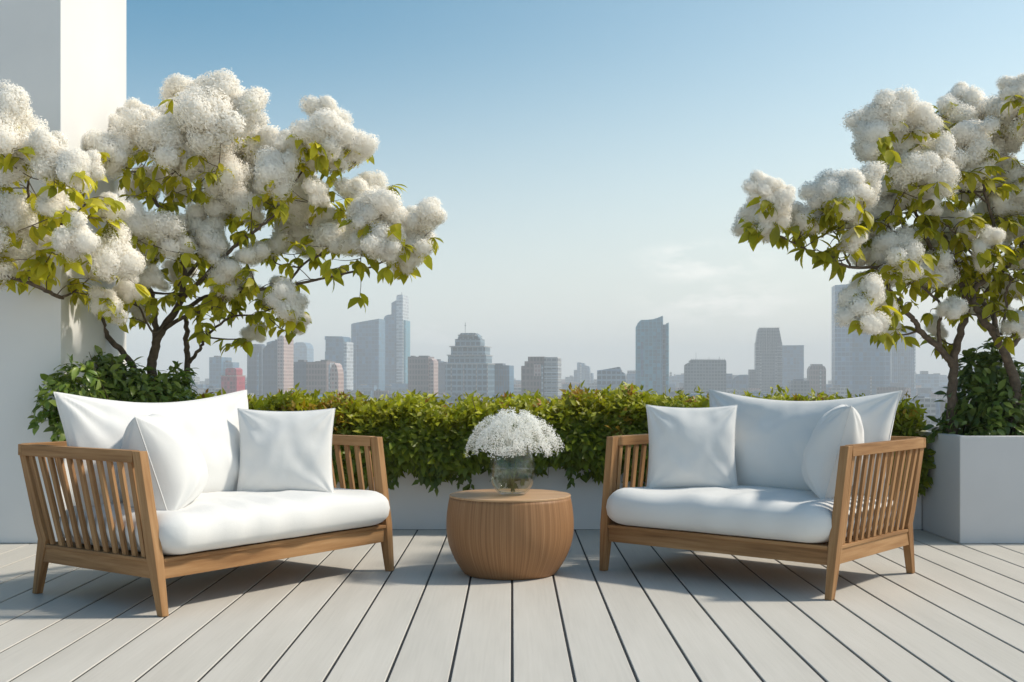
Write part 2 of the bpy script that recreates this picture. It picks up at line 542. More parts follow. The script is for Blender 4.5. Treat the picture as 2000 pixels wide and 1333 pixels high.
def planter(name, x0, x1, y0, y1, h, label, mat, th=0.07):
    e = empty(name, ((x0 + x1) / 2, (y0 + y1) / 2, 0.002)); tag(e, label, 'planter')
    X, Y = (x1 - x0) / 2, (y1 - y0) / 2
    s = MB()
    o4 = [(-X, -Y), (X, -Y), (X, Y), (-X, Y)]
    i4 = [(-X + th, -Y + th), (X - th, -Y + th), (X - th, Y - th), (-X + th, Y - th)]
    V = [(a, b, 0) for a, b in o4] + [(a, b, h) for a, b in o4] + [(a, b, h) for a, b in i4] + [(a, b, h - 0.12) for a, b in i4]
    Fc = []
    for base in (0, 4, 8):
        for j in range(4):
            Fc.append([base + j, base + (j + 1) % 4, base + 4 + (j + 1) % 4, base + 4 + j])
    s.add(V, Fc)
    s.build('planter_box', mat, e, bevel=0.006)
    # soil surface, lumpy
    nx, ny = 40, 10
    Vs = []
    for j in range(ny + 1):
        for i in range(nx + 1):
            a = -X + th + (2 * X - 2 * th) * i / nx; b_ = -Y + th + (2 * Y - 2 * th) * j / ny
            Vs.append((a, b_, h - 0.05 + 0.02 * mnoise.noise(Vector((a * 6, b_ * 6, 1)))))
    Fs = [[j * (nx + 1) + i, j * (nx + 1) + i + 1, (j + 1) * (nx + 1) + i + 1, (j + 1) * (nx + 1) + i] for j in range(ny) for i in range(nx)]
    link('soil', np_mesh('soil', Vs, Fs, True), M['soil'], e)
    return e


planter('long_planter', -2.715, 2.695, 7.74, 8.7, 0.50, 'long low grey planter wall along the back edge of the deck, under the green hedge', M['planter'])
planter('box_planter', 2.70, 5.2, 7.10, 8.7, 0.645, 'large white square planter box at the right end of the deck, holding two trees', M['plaster'])


# ------------------------------------------------------------------ sofas and pillows
def rounded_rect(a, b, r, N):
    r = max(0.002, min(r, a - 0.001, b - 0.001))
    pts = []
    segs = [(a - r, b - r, 0), (-(a - r), b - r, 90), (-(a - r), -(b - r), 180), (a - r, -(b - r), 270)]
    q = N // 4
    for si in range(4):
        cx, cy_, a0 = segs[si]
        nx_, ny_, _ = segs[(si + 1) % 4]
        na = q // 2
        for k in range(na):
            an = R(a0 + 90 * k / na)
            pts.append((cx + r * math.cos(an), cy_ + r * math.sin(an)))
        e0 = (cx + r * math.cos(R(a0 + 90)), cy_ + r * math.sin(R(a0 + 90)))
        e1 = (nx_ + r * math.cos(R(a0 + 90)), ny_ + r * math.sin(R(a0 + 90)))
        nb = q - na
        for k in range(nb):
            f = k / nb
            pts.append((e0[0] + (e1[0] - e0[0]) * f, e0[1] + (e1[1] - e0[1]) * f))
    return pts


def seat_cushion(a, b, h, seed):
    """bull-nosed seat cushion, half sizes a, b, total height h, centred on the origin"""
    N = 192
    Rr = h * 0.62
    rings = []
    ds = [0, .006, .015, .03, .05, .075, .105, .14, .18, .23, .28, .33]
    ds = [x for x in ds if x < b * 0.9]
    V = []
    def prof(dd):
        q = max(0.0, 1 - dd / Rr)
        return (1 - q ** 2.3) ** (1 / 2.3)
    for side in (1, -1):
        for i, dd in enumerate(ds):
            if side == -1 and i == 0: continue
            hh = h / 2 * prof(dd)
            pts = rounded_rect(a - dd, b - dd, 0.10 - dd * 0.5, N)
            for (x, y) in pts:
                z = side * hh
                if side == 1:
                    crown = 0.018 * (1 - (x / a) ** 2) * (1 - (y / b) ** 2)
                    fold = 0.009 * math.sin(x * 23 + 2.5 * math.sin(x * 5 + seed)) * math.exp(-((y + b * 0.72) / 0.20) ** 2)
                    lump = 0.009 * mnoise.noise(Vector((x * 3.2, y * 3.6, seed))) + 0.003 * mnoise.noise(Vector((x * 9, y * 9, seed + 4)))
                    w = min(1, dd / 0.06)
                    z += (crown + lump) * w + fold * (0.35 + 0.65 * w)
                yy = y
                if y < 0 and dd < 0.1:
                    yy += 0.008 * math.sin(x * 19 + 3 * math.sin(x * 4 + seed)) * (1 - dd / 0.1)
                V.append((x, yy, z))
    k = len(ds)
    Fc = []
    def ring(i): return i * N
    for i in range(k - 1):
        for j in range(N):
            Fc.append([ring(i) + j, ring(i) + (j + 1) % N, ring(i + 1) + (j + 1) % N, ring(i + 1) + j])
    Fc.append([ring(k - 1) + j for j in range(N)])
    for i in range(k - 1):
        a0 = ring(0) if i == 0 else ring(k - 1 + i)
        b0 = ring(k + i)
        for j in range(N):
            Fc.append([b0 + j, b0 + (j + 1) % N, a0 + (j + 1) % N, a0 + j])
    Fc.append([ring(2 * k - 2) + j for j in range(N)][::-1])
    me = np_mesh('seat_cushion', V, Fc, True)
    return me


def pillow_mesh(a, b, T, seed, pinch=0.07, n=56, sag=0.15, wr=0.008, slump=0.0, taper=0.0):
    """knife-edge cushion: width 2a (x), height 2b (y), bulge T each side (z); returns mesh and its seam"""
    idx = {}
    V, Fc = [], []
    def xy(i, j):
        # denser near the edges
        x = math.sin((i / n - .5) * math.pi) * .55 + (2 * i / n - 1) * .45
        y = math.sin((j / n - .5) * math.pi) * .55 + (2 * j / n - 1) * .45
        return x, y
    def pos(x, y, side):
        px = a * x * (1 - pinch * (1 - y * y)) * (1 - taper * (1 - y) / 2)
        py = b * y * (1 - pinch * 1.1 * (1 - x * x))
        if y > 0: py -= slump * b * y * (1 - x * x) ** 1.3
        e = max(0, (1 - x * x)) * max(0, (1 - y * y))
        th = T * (e ** 0.40) * (1 - sag * y)
        z = side * th
        w = e ** 0.25
        for ci, (cx, cy_) in enumerate(((-1, -1), (1, -1), (1, 1), (-1, 1))):
            dx, dy = (x - cx) * a, (y - cy_) * b
            rr = math.hypot(dx, dy)
            an = math.atan2(abs(dy), abs(dx) + 1e-6)
            z += side * wr * w * math.exp(-(rr / (0.5 * (a + b) / 2 + 0.06)) ** 1.5) * math.sin(an * (9 + ci) + seed * 1.7 + ci * 2 + side)
        z += side * w * (0.016 * mnoise.noise(Vector((px * 7 + seed * 3, py * 7, side * 5.0))) + 0.005 * mnoise.noise(Vector((px * 17 + seed, py * 13, side * 2.0))))
        # edge puckers
        return (px, py, z)
    for side in (1, -1):
        for j in range(n + 1):
            for i in range(n + 1):
                edge = i in (0, n) or j in (0, n)
                key = (i, j, 0 if edge else side)
                if key in idx: continue
                x, y = xy(i, j)
                idx[key] = len(V); V.append(pos(x, y, side))
        for j in range(n):
            for i in range(n):
                q = []
                for (ii, jj) in ((i, j), (i + 1, j), (i + 1, j + 1), (i, j + 1)):
                    edge = ii in (0, n) or jj in (0, n)
                    q.append(idx[(ii, jj, 0 if edge else side)])
                Fc.append(q if side == 1 else q[::-1])
    seam = [V[idx[(i, 0, 0)]] for i in range(n)] + [V[idx[(n, j, 0)]] for j in range(n)] + \
           [V[idx[(n - i, n, 0)]] for i in range(n)] + [V[idx[(0, n - j, 0)]] for j in range(n)]
    me = np_mesh('pillow', V, Fc, True)
    mb = MB(); mb.tube(seam + [seam[0]], 0.0028, 6, cap=False)
    return me, mb


def frame_matrix(c, wdir, up):
    w = Vector(wdir).normalized(); u = Vector(up)
    nrm = w.cross(u).normalized(); u = nrm.cross(w).normalized()
    m = Matrix((w, u, nrm)).transposed().to_4x4()
    m.translation = Vector(c)
    return m


def make_sofa(name, C, u, L, D, label, cushion_span, seed):
    ang = math.atan2(u[1], u[0])
    root = empty(name, (C[0], C[1], 0.001), ang)
    tag(root, label, 'sofa', 'wooden sofas with white cushions')
    W = M['wood']
    hx, hy = L / 2 - 0.002, D / 2 - 0.004
    ZT = 0.688
    # post centre line as a function of height: (y offset from front foot)
    def fy(z): return -hy + 0.118 * z / ZT
    def by(z):
        return hy - 0.082 * z / 0.26 if z < 0.26 else hy - 0.082 + 0.182 * (z - 0.26) / (ZT - 0.26)
    def ox(z): return hx - 0.006 + 0.028 * z / ZT
    for sx in (-1, 1):
        s = MB()
        secs = []
        for z, wx, wy in ((0, .034, .036), (.13, .040, .050), (.24, .044, .062), (.45, .042, .056), (ZT, .042, .050)):
            c = (sx * ox(z), fy(z), z)
            secs.append([(c[0] + p * wx / 2, c[1] + q * wy / 2, z) for p, q in ((-1, -1), (1, -1), (1, 1), (-1, 1))])
        s.loft(secs); s.build('leg', W, root, bevel=0.003)
        s = MB(); secs = []
        for z, wx, wy in ((0, .034, .036), (.09, .037, .046), (.19, .040, .058), (.26, .042, .064), (.33, .042, .058), (ZT - .05, .042, .050)):
            tk = 0.0 if z < .4 else 1.0
            c = (sx * (ox(z) - .010 * tk), by(z) - .016 * tk, z)
            secs.append([(c[0] + p * wx / 2, c[1] + q * wy / 2, z) for p, q in ((-1, -1), (1, -1), (1, 1), (-1, 1))])
        s.loft(secs); s.build('leg', W, root, bevel=0.003)
        # arm rail with a clipped back corner
        xo = ox(ZT)
        s = MB()
        za, zb = ZT - 0.05, ZT + 0.002
        ya, yb = fy(ZT) + 0.0255, by(ZT) - 0.045
        def sec(y, xin, xout): return [(sx * xin, y, za), (sx * xout, y, za), (sx * xout, y, zb), (sx * xin, y, zb)]
        s.loft([sec(ya, xo - .02, xo + .02), sec(yb, xo - .02, xo + .02)])
        s.build('arm_rail', W, root, bevel=0.003)
        # side apron + its lip
        s = MB()
        zl, zh = 0.155, 0.222
        s.loft([[(sx * (ox(.2) + q), fy(z) + 0.028, z) for q, z in ((-.014, zl), (.014, zl), (.014, zh), (-.014, zh))],
                [(sx * (ox(.2) + q), by(z) - 0.028, z) for q, z in ((-.014, zl), (.014, zl), (.014, zh), (-.014, zh))]])
        s.loft([[(sx * (ox(.2) + q), fy(z) + 0.030, z) for q, z in ((-.02, zh + .001), (.02, zh + .001), (.02, zh + .016), (-.02, zh + .016))],
                [(sx * (ox(.2) + q), by(z) - 0.031, z) for q, z in ((-.02, zh + .001), (.02, zh + .001), (.02, zh + .016), (-.02, zh + .016))]])
        s.build('side_apron', W, root, bevel=0.002)
        # arm slats
        s = MB()
        ns = 11
        z0, z1 = zh + .0165, za - 0.0005
        for i in range(1, ns + 1):
            f = i / (ns + 1)
            y0 = fy(z0) + (by(z0) - fy(z0)) * f; y1 = fy(z1) + (by(z1) - fy(z1)) * f
            s.beam((sx * ox(z0), y0, z0), (sx * ox(z1), y1, z1), (0, 1, 0), .026, .015, .030, .015)
        s.build('arm_slats', W, root, bevel=0.0015)
    # back rail: runs between the back posts, corners clipped at 45 degrees
    xo = ox(ZT); yb = by(ZT) - 0.0445
    s = MB()
    path = [(-xo, yb), (-xo, yb + .018), (-xo + .045, yb + .062), (xo - .045, yb + .062), (xo, yb + .018), (xo, yb)]
    inner = [(-xo + .02, yb), (-xo + .02, yb + .010), (-xo + .053, yb + .042), (xo - .053, yb + .042), (xo - .02, yb + .010), (xo - .02, yb)]
    outer = [(-xo - .02, yb), (-xo - .02, yb + .026), (-xo + .037, yb + .082), (xo - .037, yb + .082), (xo + .02, yb + .026), (xo + .02, yb)]
    za, zb = ZT - 0.0495, ZT + 0.0025
    s.loft([[(i_[0], i_[1], za), (o_[0], o_[1], za), (o_[0], o_[1], zb), (i_[0], i_[1], zb)] for i_, o_ in zip(inner, outer)])
    s.build('back_rail', W, root, bevel=0.003)
    s = MB()
    z0, z1 = .238, za - 0.0005
    nb = int(round(L / 0.085))
    for i in range(1, nb):
        x = -hx + 2 * hx * i / nb
        s.beam((x, by(z0), z0), (x * 0.985, by(ZT) + .012, z1), (1, 0, 0), .026, .015, .030, .015)
    s.build('back_slats', W, root, bevel=0.0015)
    s = MB(); xa = ox(.2) - .024
    s.xbeam(-xa, xa, by(.2) - .016, by(.2) + .014, .155, .236)
    s.build('back_apron', W, root, bevel=0.002)
    s = MB()
    s.xbeam(-xa, xa, fy(.2) - .014, fy(.2) + .014, .150, .221)
    s.xbeam(-xa - .001, xa + .001, fy(.2) - .024, fy(.2) + .03, .2215, .2375)
    s.build('front_apron', W, root, bevel=0.002)
    s = MB(); s.xbeam(-xa + .002, xa - .002, fy(.2) + .0305, by(.2) - .0165, .214, .232)
    s.build('seat_base', W, root)
    # seat cushion
    y0, y1 = -D / 2 - 0.040, D / 2 - 0.105
    o = link('seat_cushion', seat_cushion(L / 2 - 0.002, (y1 - y0) / 2, 0.178, seed), M['fabric'], root, (0, (y0 + y1) / 2, 0.327))
    # big back cushion
    x0, x1 = cushion_span
    a = (x1 - x0) / 2
    me, seam = pillow_mesh(a, 0.285, 0.135, seed + 2, pinch=0.05, n=64, sag=0.22, wr=0.012, slump=0.16, taper=0.07)
    o = link('back_cushion', me, M['fabric'], root)
    o.matrix_local = frame_matrix(((x0 + x1) / 2, 0.215, 0.655), (1, 0, 0), (0, 0.22, 0.97))
    seam.build('piping', M['fabric'], o, smooth=True)
    return root


def pillow(label, c, w, up, a, b, T, seed, **k):
    me, seam = pillow_mesh(a, b, T, seed, **k)
    o = link('throw_pillow', me, M['fabric'])
    o.matrix_world = frame_matrix(c, w, up)
    tag(o, label, 'pillow', 'white throw pillows on the sofas')
    seam.build('piping', M['fabric'], o, smooth=True)
    return o


LC = (-1.416, 5.775); LU = (0.580, 0.814)
RC = (1.257, 6.06); RU = (0.765, -0.645)
make_sofa('slatted_sofa', LC, LU, 1.443, 0.914, 'low slatted wooden sofa on the left, its white cushions in full sun', (-0.745, 0.40), 1.0)
make_sofa('slatted_sofa', RC, RU, 1.262, 0.955, 'low slatted wooden sofa on the right, its white cushions in bluish shade', (-0.445, 0.655), 5.0)
# left sofa: pillow against the near arm, and pillow standing at the far end
pillow('plump white pillow leaning on the near arm of the left sofa', (-1.610, 5.38, 0.610), (0.16, -1, 0), (-0.30, -0.02, 0.92), 0.24, 0.23, 0.18, 3.0, pinch=0.03, sag=.3, wr=.013)
pillow('square white sunlit pillow standing at the far end of the left sofa', (-1.150, 5.99, 0.620), (1, 0.10, 0), (0.0, 0.16, 1), 0.245, 0.225, 0.085, 7.0, wr=0.006)
# right sofa
pillow('square white pillow standing at the far left end of the right sofa', (0.945, 6.19, 0.630), (1, -0.10, 0), (-0.01, 0.16, 1), 0.238, 0.228, 0.085, 9.0, wr=0.006)
pillow('plump white pillow tucked behind the near slatted arm of the right sofa', (1.585, 5.78, 0.640), (-0.22, -1, 0), (0.28, 0.05, 0.95), 0.22, 0.235, 0.135, 12.0, pinch=0.04)

# ------------------------------------------------------------------ table, vase, bouquet
TX, TY = -0.010, 6.03
root = empty('drum_table', (TX, TY, 0.001)); tag(root, 'round barrel-shaped wooden side table between the two sofas', 'table')
prof = []
for i in range(25):
    f = i / 24
    z = 0.004 + f * 0.388
    # barrel: widest a bit above the middle
    r = 0.236 + (0.326 - 0.236) * (1 - ((max(0, 0.62 - f)) / 0.62) ** 2.1) - (0.326 - 0.309) * (max(0, f - 0.62) / 0.38) ** 2
    prof.append((r, z))
s = MB(); s.lathe([(0.22, 0.0), (0.23, 0.001)] + prof, 128, True, True)
o = s.build('table_body', M['walnut'], root, smooth=True)
s = MB(); s.lathe([(0.3092, 0.3925), (0.3105, 0.3935), (0.3105, 0.400), (0.3085, 0.402)], 128, True, True)
o = s.build('table_top', M['tabletop'], root, smooth=False)
TOPZ = 0.403

VX, VY = 0.002, 6.00
root = empty('glass_vase', (VX, VY, TOPZ + .0005)); tag(root, 'clear rounded glass vase half full of water on the wooden table', 'vase')
outer = [(0.055, 0.0), (0.066, 0.003), (0.085, 0.022), (0.106, 0.055), (0.118, 0.09), (0.121, 0.115), (0.118, 0.15), (0.110, 0.19), (0.100, 0.225), (0.092, 0.25), (0.088, 0.262)]
def smooth_prof(pr, n_=4):
    for _ in range(n_ // 2):
        q = [pr[0]]
        for a_, b_ in zip(pr[:-1], pr[1:]):
            q += [(a_[0] * .75 + b_[0] * .25, a_[1] * .75 + b_[1] * .25), (a_[0] * .25 + b_[0] * .75, a_[1] * .25 + b_[1] * .75)]
        q.append(pr[-1]); pr = q
    return pr
outer = smooth_prof(outer)
inner = [(max(0.001, r_ - 0.004), z_ + (0.010 if z_ < 0.01 else 0.004 if z_ < .03 else 0)) for r_, z_ in outer]
inner[-1] = (outer[-1][0] - 0.004, outer[-1][1] + 0.0)
s = MB(); s.lathe(outer + [(outer[-1][0] - 0.002, outer[-1][1] + 0.0015)] + inner[::-1], 96, True, True)
s.build('vase_glass', M['glass'], root, smooth=True)
wp = [(max(0.001, r_ - 0.0005), z_ + .0005) for r_, z_ in inner if z_ < 0.138]
s = MB(); s.lathe(wp, 96, True, True)
s.build('vase_water', M['water'], root, smooth=True)

root = empty('bouquet', (VX, VY, TOPZ + .012)); tag(root, "loose dome of tiny white baby's breath flowers standing in the glass vase", 'flowers')
s = MB()
tips = []
for i in range(46):
    an = random.random() * 2 * math.pi
    rr = math.sqrt(random.random())
    tipr = 0.225 * rr
    zt = 0.405 - 0.17 * rr ** 2.2 + random.uniform(-.02, 0)
    tip = Vector((tipr * math.cos(an), tipr * math.sin(an), zt))
    neck = Vector((0.066 * rr * math.cos(an), 0.066 * rr * math.sin(an), 0.235))
    ba = an + math.pi + random.uniform(-.5, .5)
    base = Vector((0.012 * math.cos(ba), 0.012 * math.sin(ba), 0.004))
    mid = base.lerp(neck, 0.5) + Vector((math.cos(an), math.sin(an), 0)) * 0.010
    if i > 4:            # only some stems reach the bottom of the vase
        base = neck.lerp(base, 0.35); mid = base.lerp(neck, .5)
    pts = [base, mid, neck, neck.lerp(tip, .5) + Vector((0, 0, 0.02)), tip]
    s.tube(pts, [.0030, .0026, .0020, .0012, .0006] if i < 5 else [.0016, .0015, .0013, .001, .0006], 6)
    tips.append(tip)
    for q in range(5):
        st = neck.lerp(tip, random.uniform(.35, .8)) + Vector((0, 0, .01))
        e = tip + Vector((random.gauss(0, .03), random.gauss(0, .03), random.gauss(0, .02)))
        s.tube([st, st.lerp(e, .5) + Vector((0, 0, .008)), e], [.0007, .0006, .0004], 4)
s.build('stems', M['stem'], root, smooth=True)
# florets: tiny 5-point stars on a dome with drooping lobes
NF = 24000
P = np.zeros((NF, 3))
k = 0
while k < NF:
    th = rng.uniform(0, 2 * np.pi); rr = rng.uniform(0, 1) ** 0.55
    lob = 1 + 0.10 * np.sin(3 * th + 0.6) + 0.05 * np.sin(7 * th)
    r_ = 0.232 * rr * lob * (1 + (0.16 * fbm(math.cos(th) * 2, math.sin(th) * 2, 0, 4.0, 2.0)) * rr)
    ztop = 0.408 - 0.170 * rr ** 2.6 + 0.016 * np.sin(5 * th + 8 * rr)
    thick = 0.045 + 0.075 * (1 - rr) ** 0.8
    z = ztop - thick * rng.uniform(0, 1) ** 1.7 + rng.normal(0, .006)
    if mnoise.noise(Vector((r_ * math.cos(th) * 22, r_ * math.sin(th) * 22, z * 22))) < -0.28: continue
    if k % 9 == 0:      # the heart of the bunch, down in the neck of the vase
        r_ = 0.074 * math.sqrt(random.random()); z = random.uniform(.19, .30)
    P[k] = (r_ * np.cos(th), r_ * np.sin(th), z); k += 1


def scatter(template_v, template_f, P, D, N_, S):
    """instances of a small template (x along D, z along N_) as one vertex/face array"""
    D = D / np.linalg.norm(D, axis=1, keepdims=True)
    B = np.cross(N_, D); B /= np.maximum(np.linalg.norm(B, axis=1, keepdims=True), 1e-9)
    Nn = np.cross(D, B)
    tv = np.asarray(template_v, float)
    S = np.asarray(S, float)
    if S.ndim == 1: S = S[:, None].repeat(3, 1)
    V = P[:, None, :] + (tv[None, :, 0:1] * S[:, None, 0:1]) * D[:, None, :] + (tv[None, :, 1:2] * S[:, None, 1:2]) * B[:, None, :] + (tv[None, :, 2:3] * S[:, None, 2:3]) * Nn[:, None, :]
    nt = len(tv)
    Fc = (np.arange(len(P)) * nt)[:, None, None] + np.asarray(template_f)[None]
    return V.reshape(-1, 3), Fc.reshape(-1, len(template_f[0]))


def rand_unit(nn):
    v = rng.normal(size=(nn, 3)); return v / np.linalg.norm(v, axis=1, keepdims=True)


FLORET_V = [(0, 0, 0), (1, 0, .3), (.31, .95, .3), (-.81, .59, .3), (-.81, -.59, .3), (.31, -.95, .3)]
FLORET_F = [(0, 1, 2), (0, 2, 3), (0, 3, 4), (0, 4, 5), (0, 5, 1)]
Nn = P - np.array([0, 0, 0.2]); Nn = Nn / np.linalg.norm(Nn, axis=1, keepdims=True) + rand_unit(NF) * 0.8
Dn = np.cross(Nn, rand_unit(NF))
V, Fc = scatter(FLORET_V, FLORET_F, P, Dn, Nn, rng.uniform(.0020, .0036, NF))
o = link('florets', np_mesh('florets', V, Fc), M['breath'], root); tag(o, kind='stuff')

# ------------------------------------------------------------------ leaves
LEAF_V = [(0, 0, 0), (.25, .17, .03), (.25, 0, -.01), (.25, -.17, .03), (.52, .24, .0), (.52, 0, -.05), (.52, -.24, .0), (.78, .15, -.10), (.78, 0, -.14), (.78, -.15, -.10), (1, 0, -.27)]
LEAF_F = [(0, 2, 1), (0, 3, 2), (1, 2, 5), (1, 5, 4), (2, 3, 6), (2, 6, 5), (4, 5, 8), (4, 8, 7), (5, 6, 9), (5, 9, 8), (7, 8, 10), (8, 9, 10)]
SMALL_V = [(0, 0, 0), (.42, .24, .05), (.5, 0, -.02), (.42, -.24, .05), (1, 0, -.12)]
SMALL_F = [(0, 2, 1), (0, 3, 2), (1, 2, 4), (2, 3, 4)]


def leaf_object(name, P, D, N_, S, cols, mat, parent, tv=LEAF_V, tf=LEAF_F):
    V, Fc = scatter(tv, tf, np.asarray(P, float), np.asarray(D, float), np.asarray(N_, float), S)
    c = np.repeat(np.asarray(cols), len(tv), axis=0)
    return link(name, np_mesh(name, V, Fc, True, cols=c), mat, parent)


# ------------------------------------------------------------------ hedge
root = empty('hedge', (0, 8.0, 0.46)); tag(root, 'long clipped green hedge with yellow-green tops and orange sprigs, spilling over the back planter wall', 'hedge')
NH = 52000
P, D, N_, S, Cc = [], [], [], [], []
while len(P) < NH:
    x = random.uniform(-2.66, 2.66)
    hump = 0.06 * fbm(x, 0, 0, 1.6, 3.3) + 0.05 * fbm(x, 5, 0, 4.5, 1.3)
    ztop = 0.812 + hump * 2.1
    zbot = 0.37 + 0.16 * fbm(x, 2, 1, 1.3, 7.1) + 0.16 * fbm(x, 9, 1, 4.5, 2.2)
    if random.random() < 0.60:                       # front curtain
        f = random.random()
        z = zbot + (ztop - zbot) * f
        bulge = 0.16 * math.sin(min(1, f * 1.15 + .1) * math.pi) ** 0.7 + 0.05 * fbm(x, z, 3, 3.0, 4.4)
        y = 7.70 - bulge + random.random() ** 1.5 * 0.22
        if z < 0.52: y = min(y, 7.735)
        if f < 0.12 and fbm(x, 1, 2, 9.0) < 0: continue
        dr = Vector((random.gauss(0, .6), -0.55 + random.gauss(0, .35), -0.75 + f * .9 + random.gauss(0, .4)))
        nr = Vector((random.gauss(0, .45), -1, 0.55 + random.gauss(0, .4)))
    else:                                            # top
        y = random.uniform(7.55, 8.5)
        edge = min(1, (y - 7.52) / 0.15)
        hh = ztop + 0.04 * fbm(x, y, 0, 3.2, 6.0) - 0.05 * (1 - edge) + 0.02 * (y - 7.6)
        z = hh - random.random() ** 1.6 * 0.14
        if random.random() < 0.10: z = hh + random.uniform(0, .06) * max(0, fbm(x, y, 2, 4.0, 9.0) + .35) * 2
        f = 1.0
        dr = Vector((random.gauss(0, .7), -0.1 + random.gauss(0, .7), 0.55 + random.gauss(0, .45)))
        nr = Vector((random.gauss(0, .5), -0.4 + random.gauss(0, .5), 1))
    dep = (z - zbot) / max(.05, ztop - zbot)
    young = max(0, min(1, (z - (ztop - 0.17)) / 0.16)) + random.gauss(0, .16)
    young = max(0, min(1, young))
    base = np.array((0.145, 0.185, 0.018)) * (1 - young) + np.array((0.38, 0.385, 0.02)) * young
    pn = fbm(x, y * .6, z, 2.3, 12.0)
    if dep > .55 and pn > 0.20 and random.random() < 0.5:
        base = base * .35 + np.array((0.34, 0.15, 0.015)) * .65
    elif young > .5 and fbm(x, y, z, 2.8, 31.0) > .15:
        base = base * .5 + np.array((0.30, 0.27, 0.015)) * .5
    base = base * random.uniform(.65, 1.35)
    P.append((x, y - 8.0, z - 0.46)); D.append(dr); N_.append(nr)
    S.append(random.uniform(.036, .096) * (1.0 if f < 1 else .8)); Cc.append(base)
for i in range(70):                                  # trailing strands over the wall
    x = random.uniform(-2.6, 2.6); y = random.uniform(7.56, 7.70); z0 = random.uniform(.42, .52); L_ = random.uniform(.06, .22)
    for k in range(int(L_ / .009)):
        f = random.random()
        P.append((x + .03 * math.sin(f * 3 + i) + random.gauss(0, .014), y - 8.0 - .03 * f + random.gauss(0, .012), z0 - L_ * f - .46))
        D.append(Vector((random.gauss(0, .6), -.4 + random.gauss(0, .3), -.8))); N_.append(Vector((random.gauss(0, .4), -1, .6)))
        S.append(random.uniform(.04, .075)); Cc.append(np.array((0.085, 0.12, 0.016)) * random.uniform(.7, 1.4))
for i in range(110):                                 # stray shoots standing out of the top
    x = random.uniform(-2.6, 2.6); y = random.uniform(7.6, 8.2)
    L_ = random.uniform(.03, .10); z0 = .800 + 2.1 * (0.06 * fbm(x, 0, 0, 1.6, 3.3) + 0.05 * fbm(x, 5, 0, 4.5, 1.3)) + .02 * (y - 7.6)
    hue = np.array((0.36, 0.37, 0.02)) if random.random() < .7 else np.array((0.34, 0.17, 0.02))
    for k in range(int(5 + L_ * 110)):
        f = random.random()
        P.append((x + random.gauss(0, .012), y - 8.0 + random.gauss(0, .012), z0 + (L_ + .03) * f - .02 - .46))
        D.append(Vector((random.gauss(0, .7), random.gauss(0, .7), .5))); N_.append(Vector((random.gauss(0, .6), -.5, .8)))
        S.append(random.uniform(.03, .055)); Cc.append(hue * random.uniform(.7, 1.25))
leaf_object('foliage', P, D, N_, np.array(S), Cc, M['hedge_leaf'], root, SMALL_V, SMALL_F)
s = MB()
for i in range(150):
    x = random.uniform(-2.6, 2.6); y = random.uniform(-.2, .4)
    x2 = x + random.gauss(0, .12)
    s.tube([(x, y, 0), (x + (x2 - x) * .4, y, .18), (x2, y + random.gauss(0, .1), random.uniform(.3, .42))], [.006, .005, .002], 5)
s.build('stems', M['bark'], root, smooth=True)
s = MB()
for i in range(60):
    x = random.uniform(-2.6, 2.6)
    s.tube([(x, -.2, .05), (x + random.gauss(0, .04), -.36, .12), (x + random.gauss(0, .06), -.40, -.06 + random.uniform(-.06, .05))], [.004, .003, .0015], 5)
s.build('trailing_stems', M['bark'], root, smooth=True)


# ------------------------------------------------------------------ shrubs under the trees
def shrub(name, label, blobs, nleaf, size, c0, c1, seed, origin):
    root = empty(name, origin); tag(root, label, 'shrub')
    ox_, oy_, oz_ = origin
    P, D, N_, S, Cc = [], [], [], [], []
    w = np.array([b_[3] ** 2 for b_ in blobs]); w = w / w.sum()
    st = MB()
    for b_ in blobs:
        c = Vector(b_[:3]) - Vector(origin)
        for q in range(4):
            e = c + Vector((random.gauss(0, .5), random.gauss(0, .5), random.gauss(.2, .4))) * b_[3]
            a0 = Vector((c.x * .75 + random.gauss(0, .02), max(c.y, -.02) * .9, 0.0))
            st.tube([a0, a0.lerp(e, .5) + Vector((0, 0, .06)), e], [.006, .004, .002], 5)
    for i in range(nleaf):
        b_ = blobs[rng.choice(len(blobs), p=w)]
        dv = Vector(rand_unit(1)[0]); rr = b_[3] * random.uniform(.55, 1.08)
        q = Vector(b_[:3]) + Vector((dv.x, dv.y, dv.z * .9)) * rr
        if fbm(q.x, q.y, q.z, 7.0, seed) < -.22: continue
        P.append(q - Vector(origin))
        D.append(dv * .6 + Vector((random.gauss(0, .6), random.gauss(0, .6), -.45 + random.gauss(0, .4))))
        N_.append(dv + Vector((random.gauss(0, .5), random.gauss(0, .5), .7)))
        S.append(size * random.uniform(.55, 1.25))
        f = random.random()
        Cc.append((np.array(c0) * (1 - f) + np.array(c1) * f) * random.uniform(.7, 1.3))
    leaf_object('foliage', P, D, N_, np.array(S), Cc, M['shrub_leaf'], root)
    st.build('stems', M['twig'], root, smooth=True)
    return root


def pb(x, y, r_, Y):
    p_ = at(x, y, Y); return (p_.x, p_.y, p_.z, r_ / F * Y)


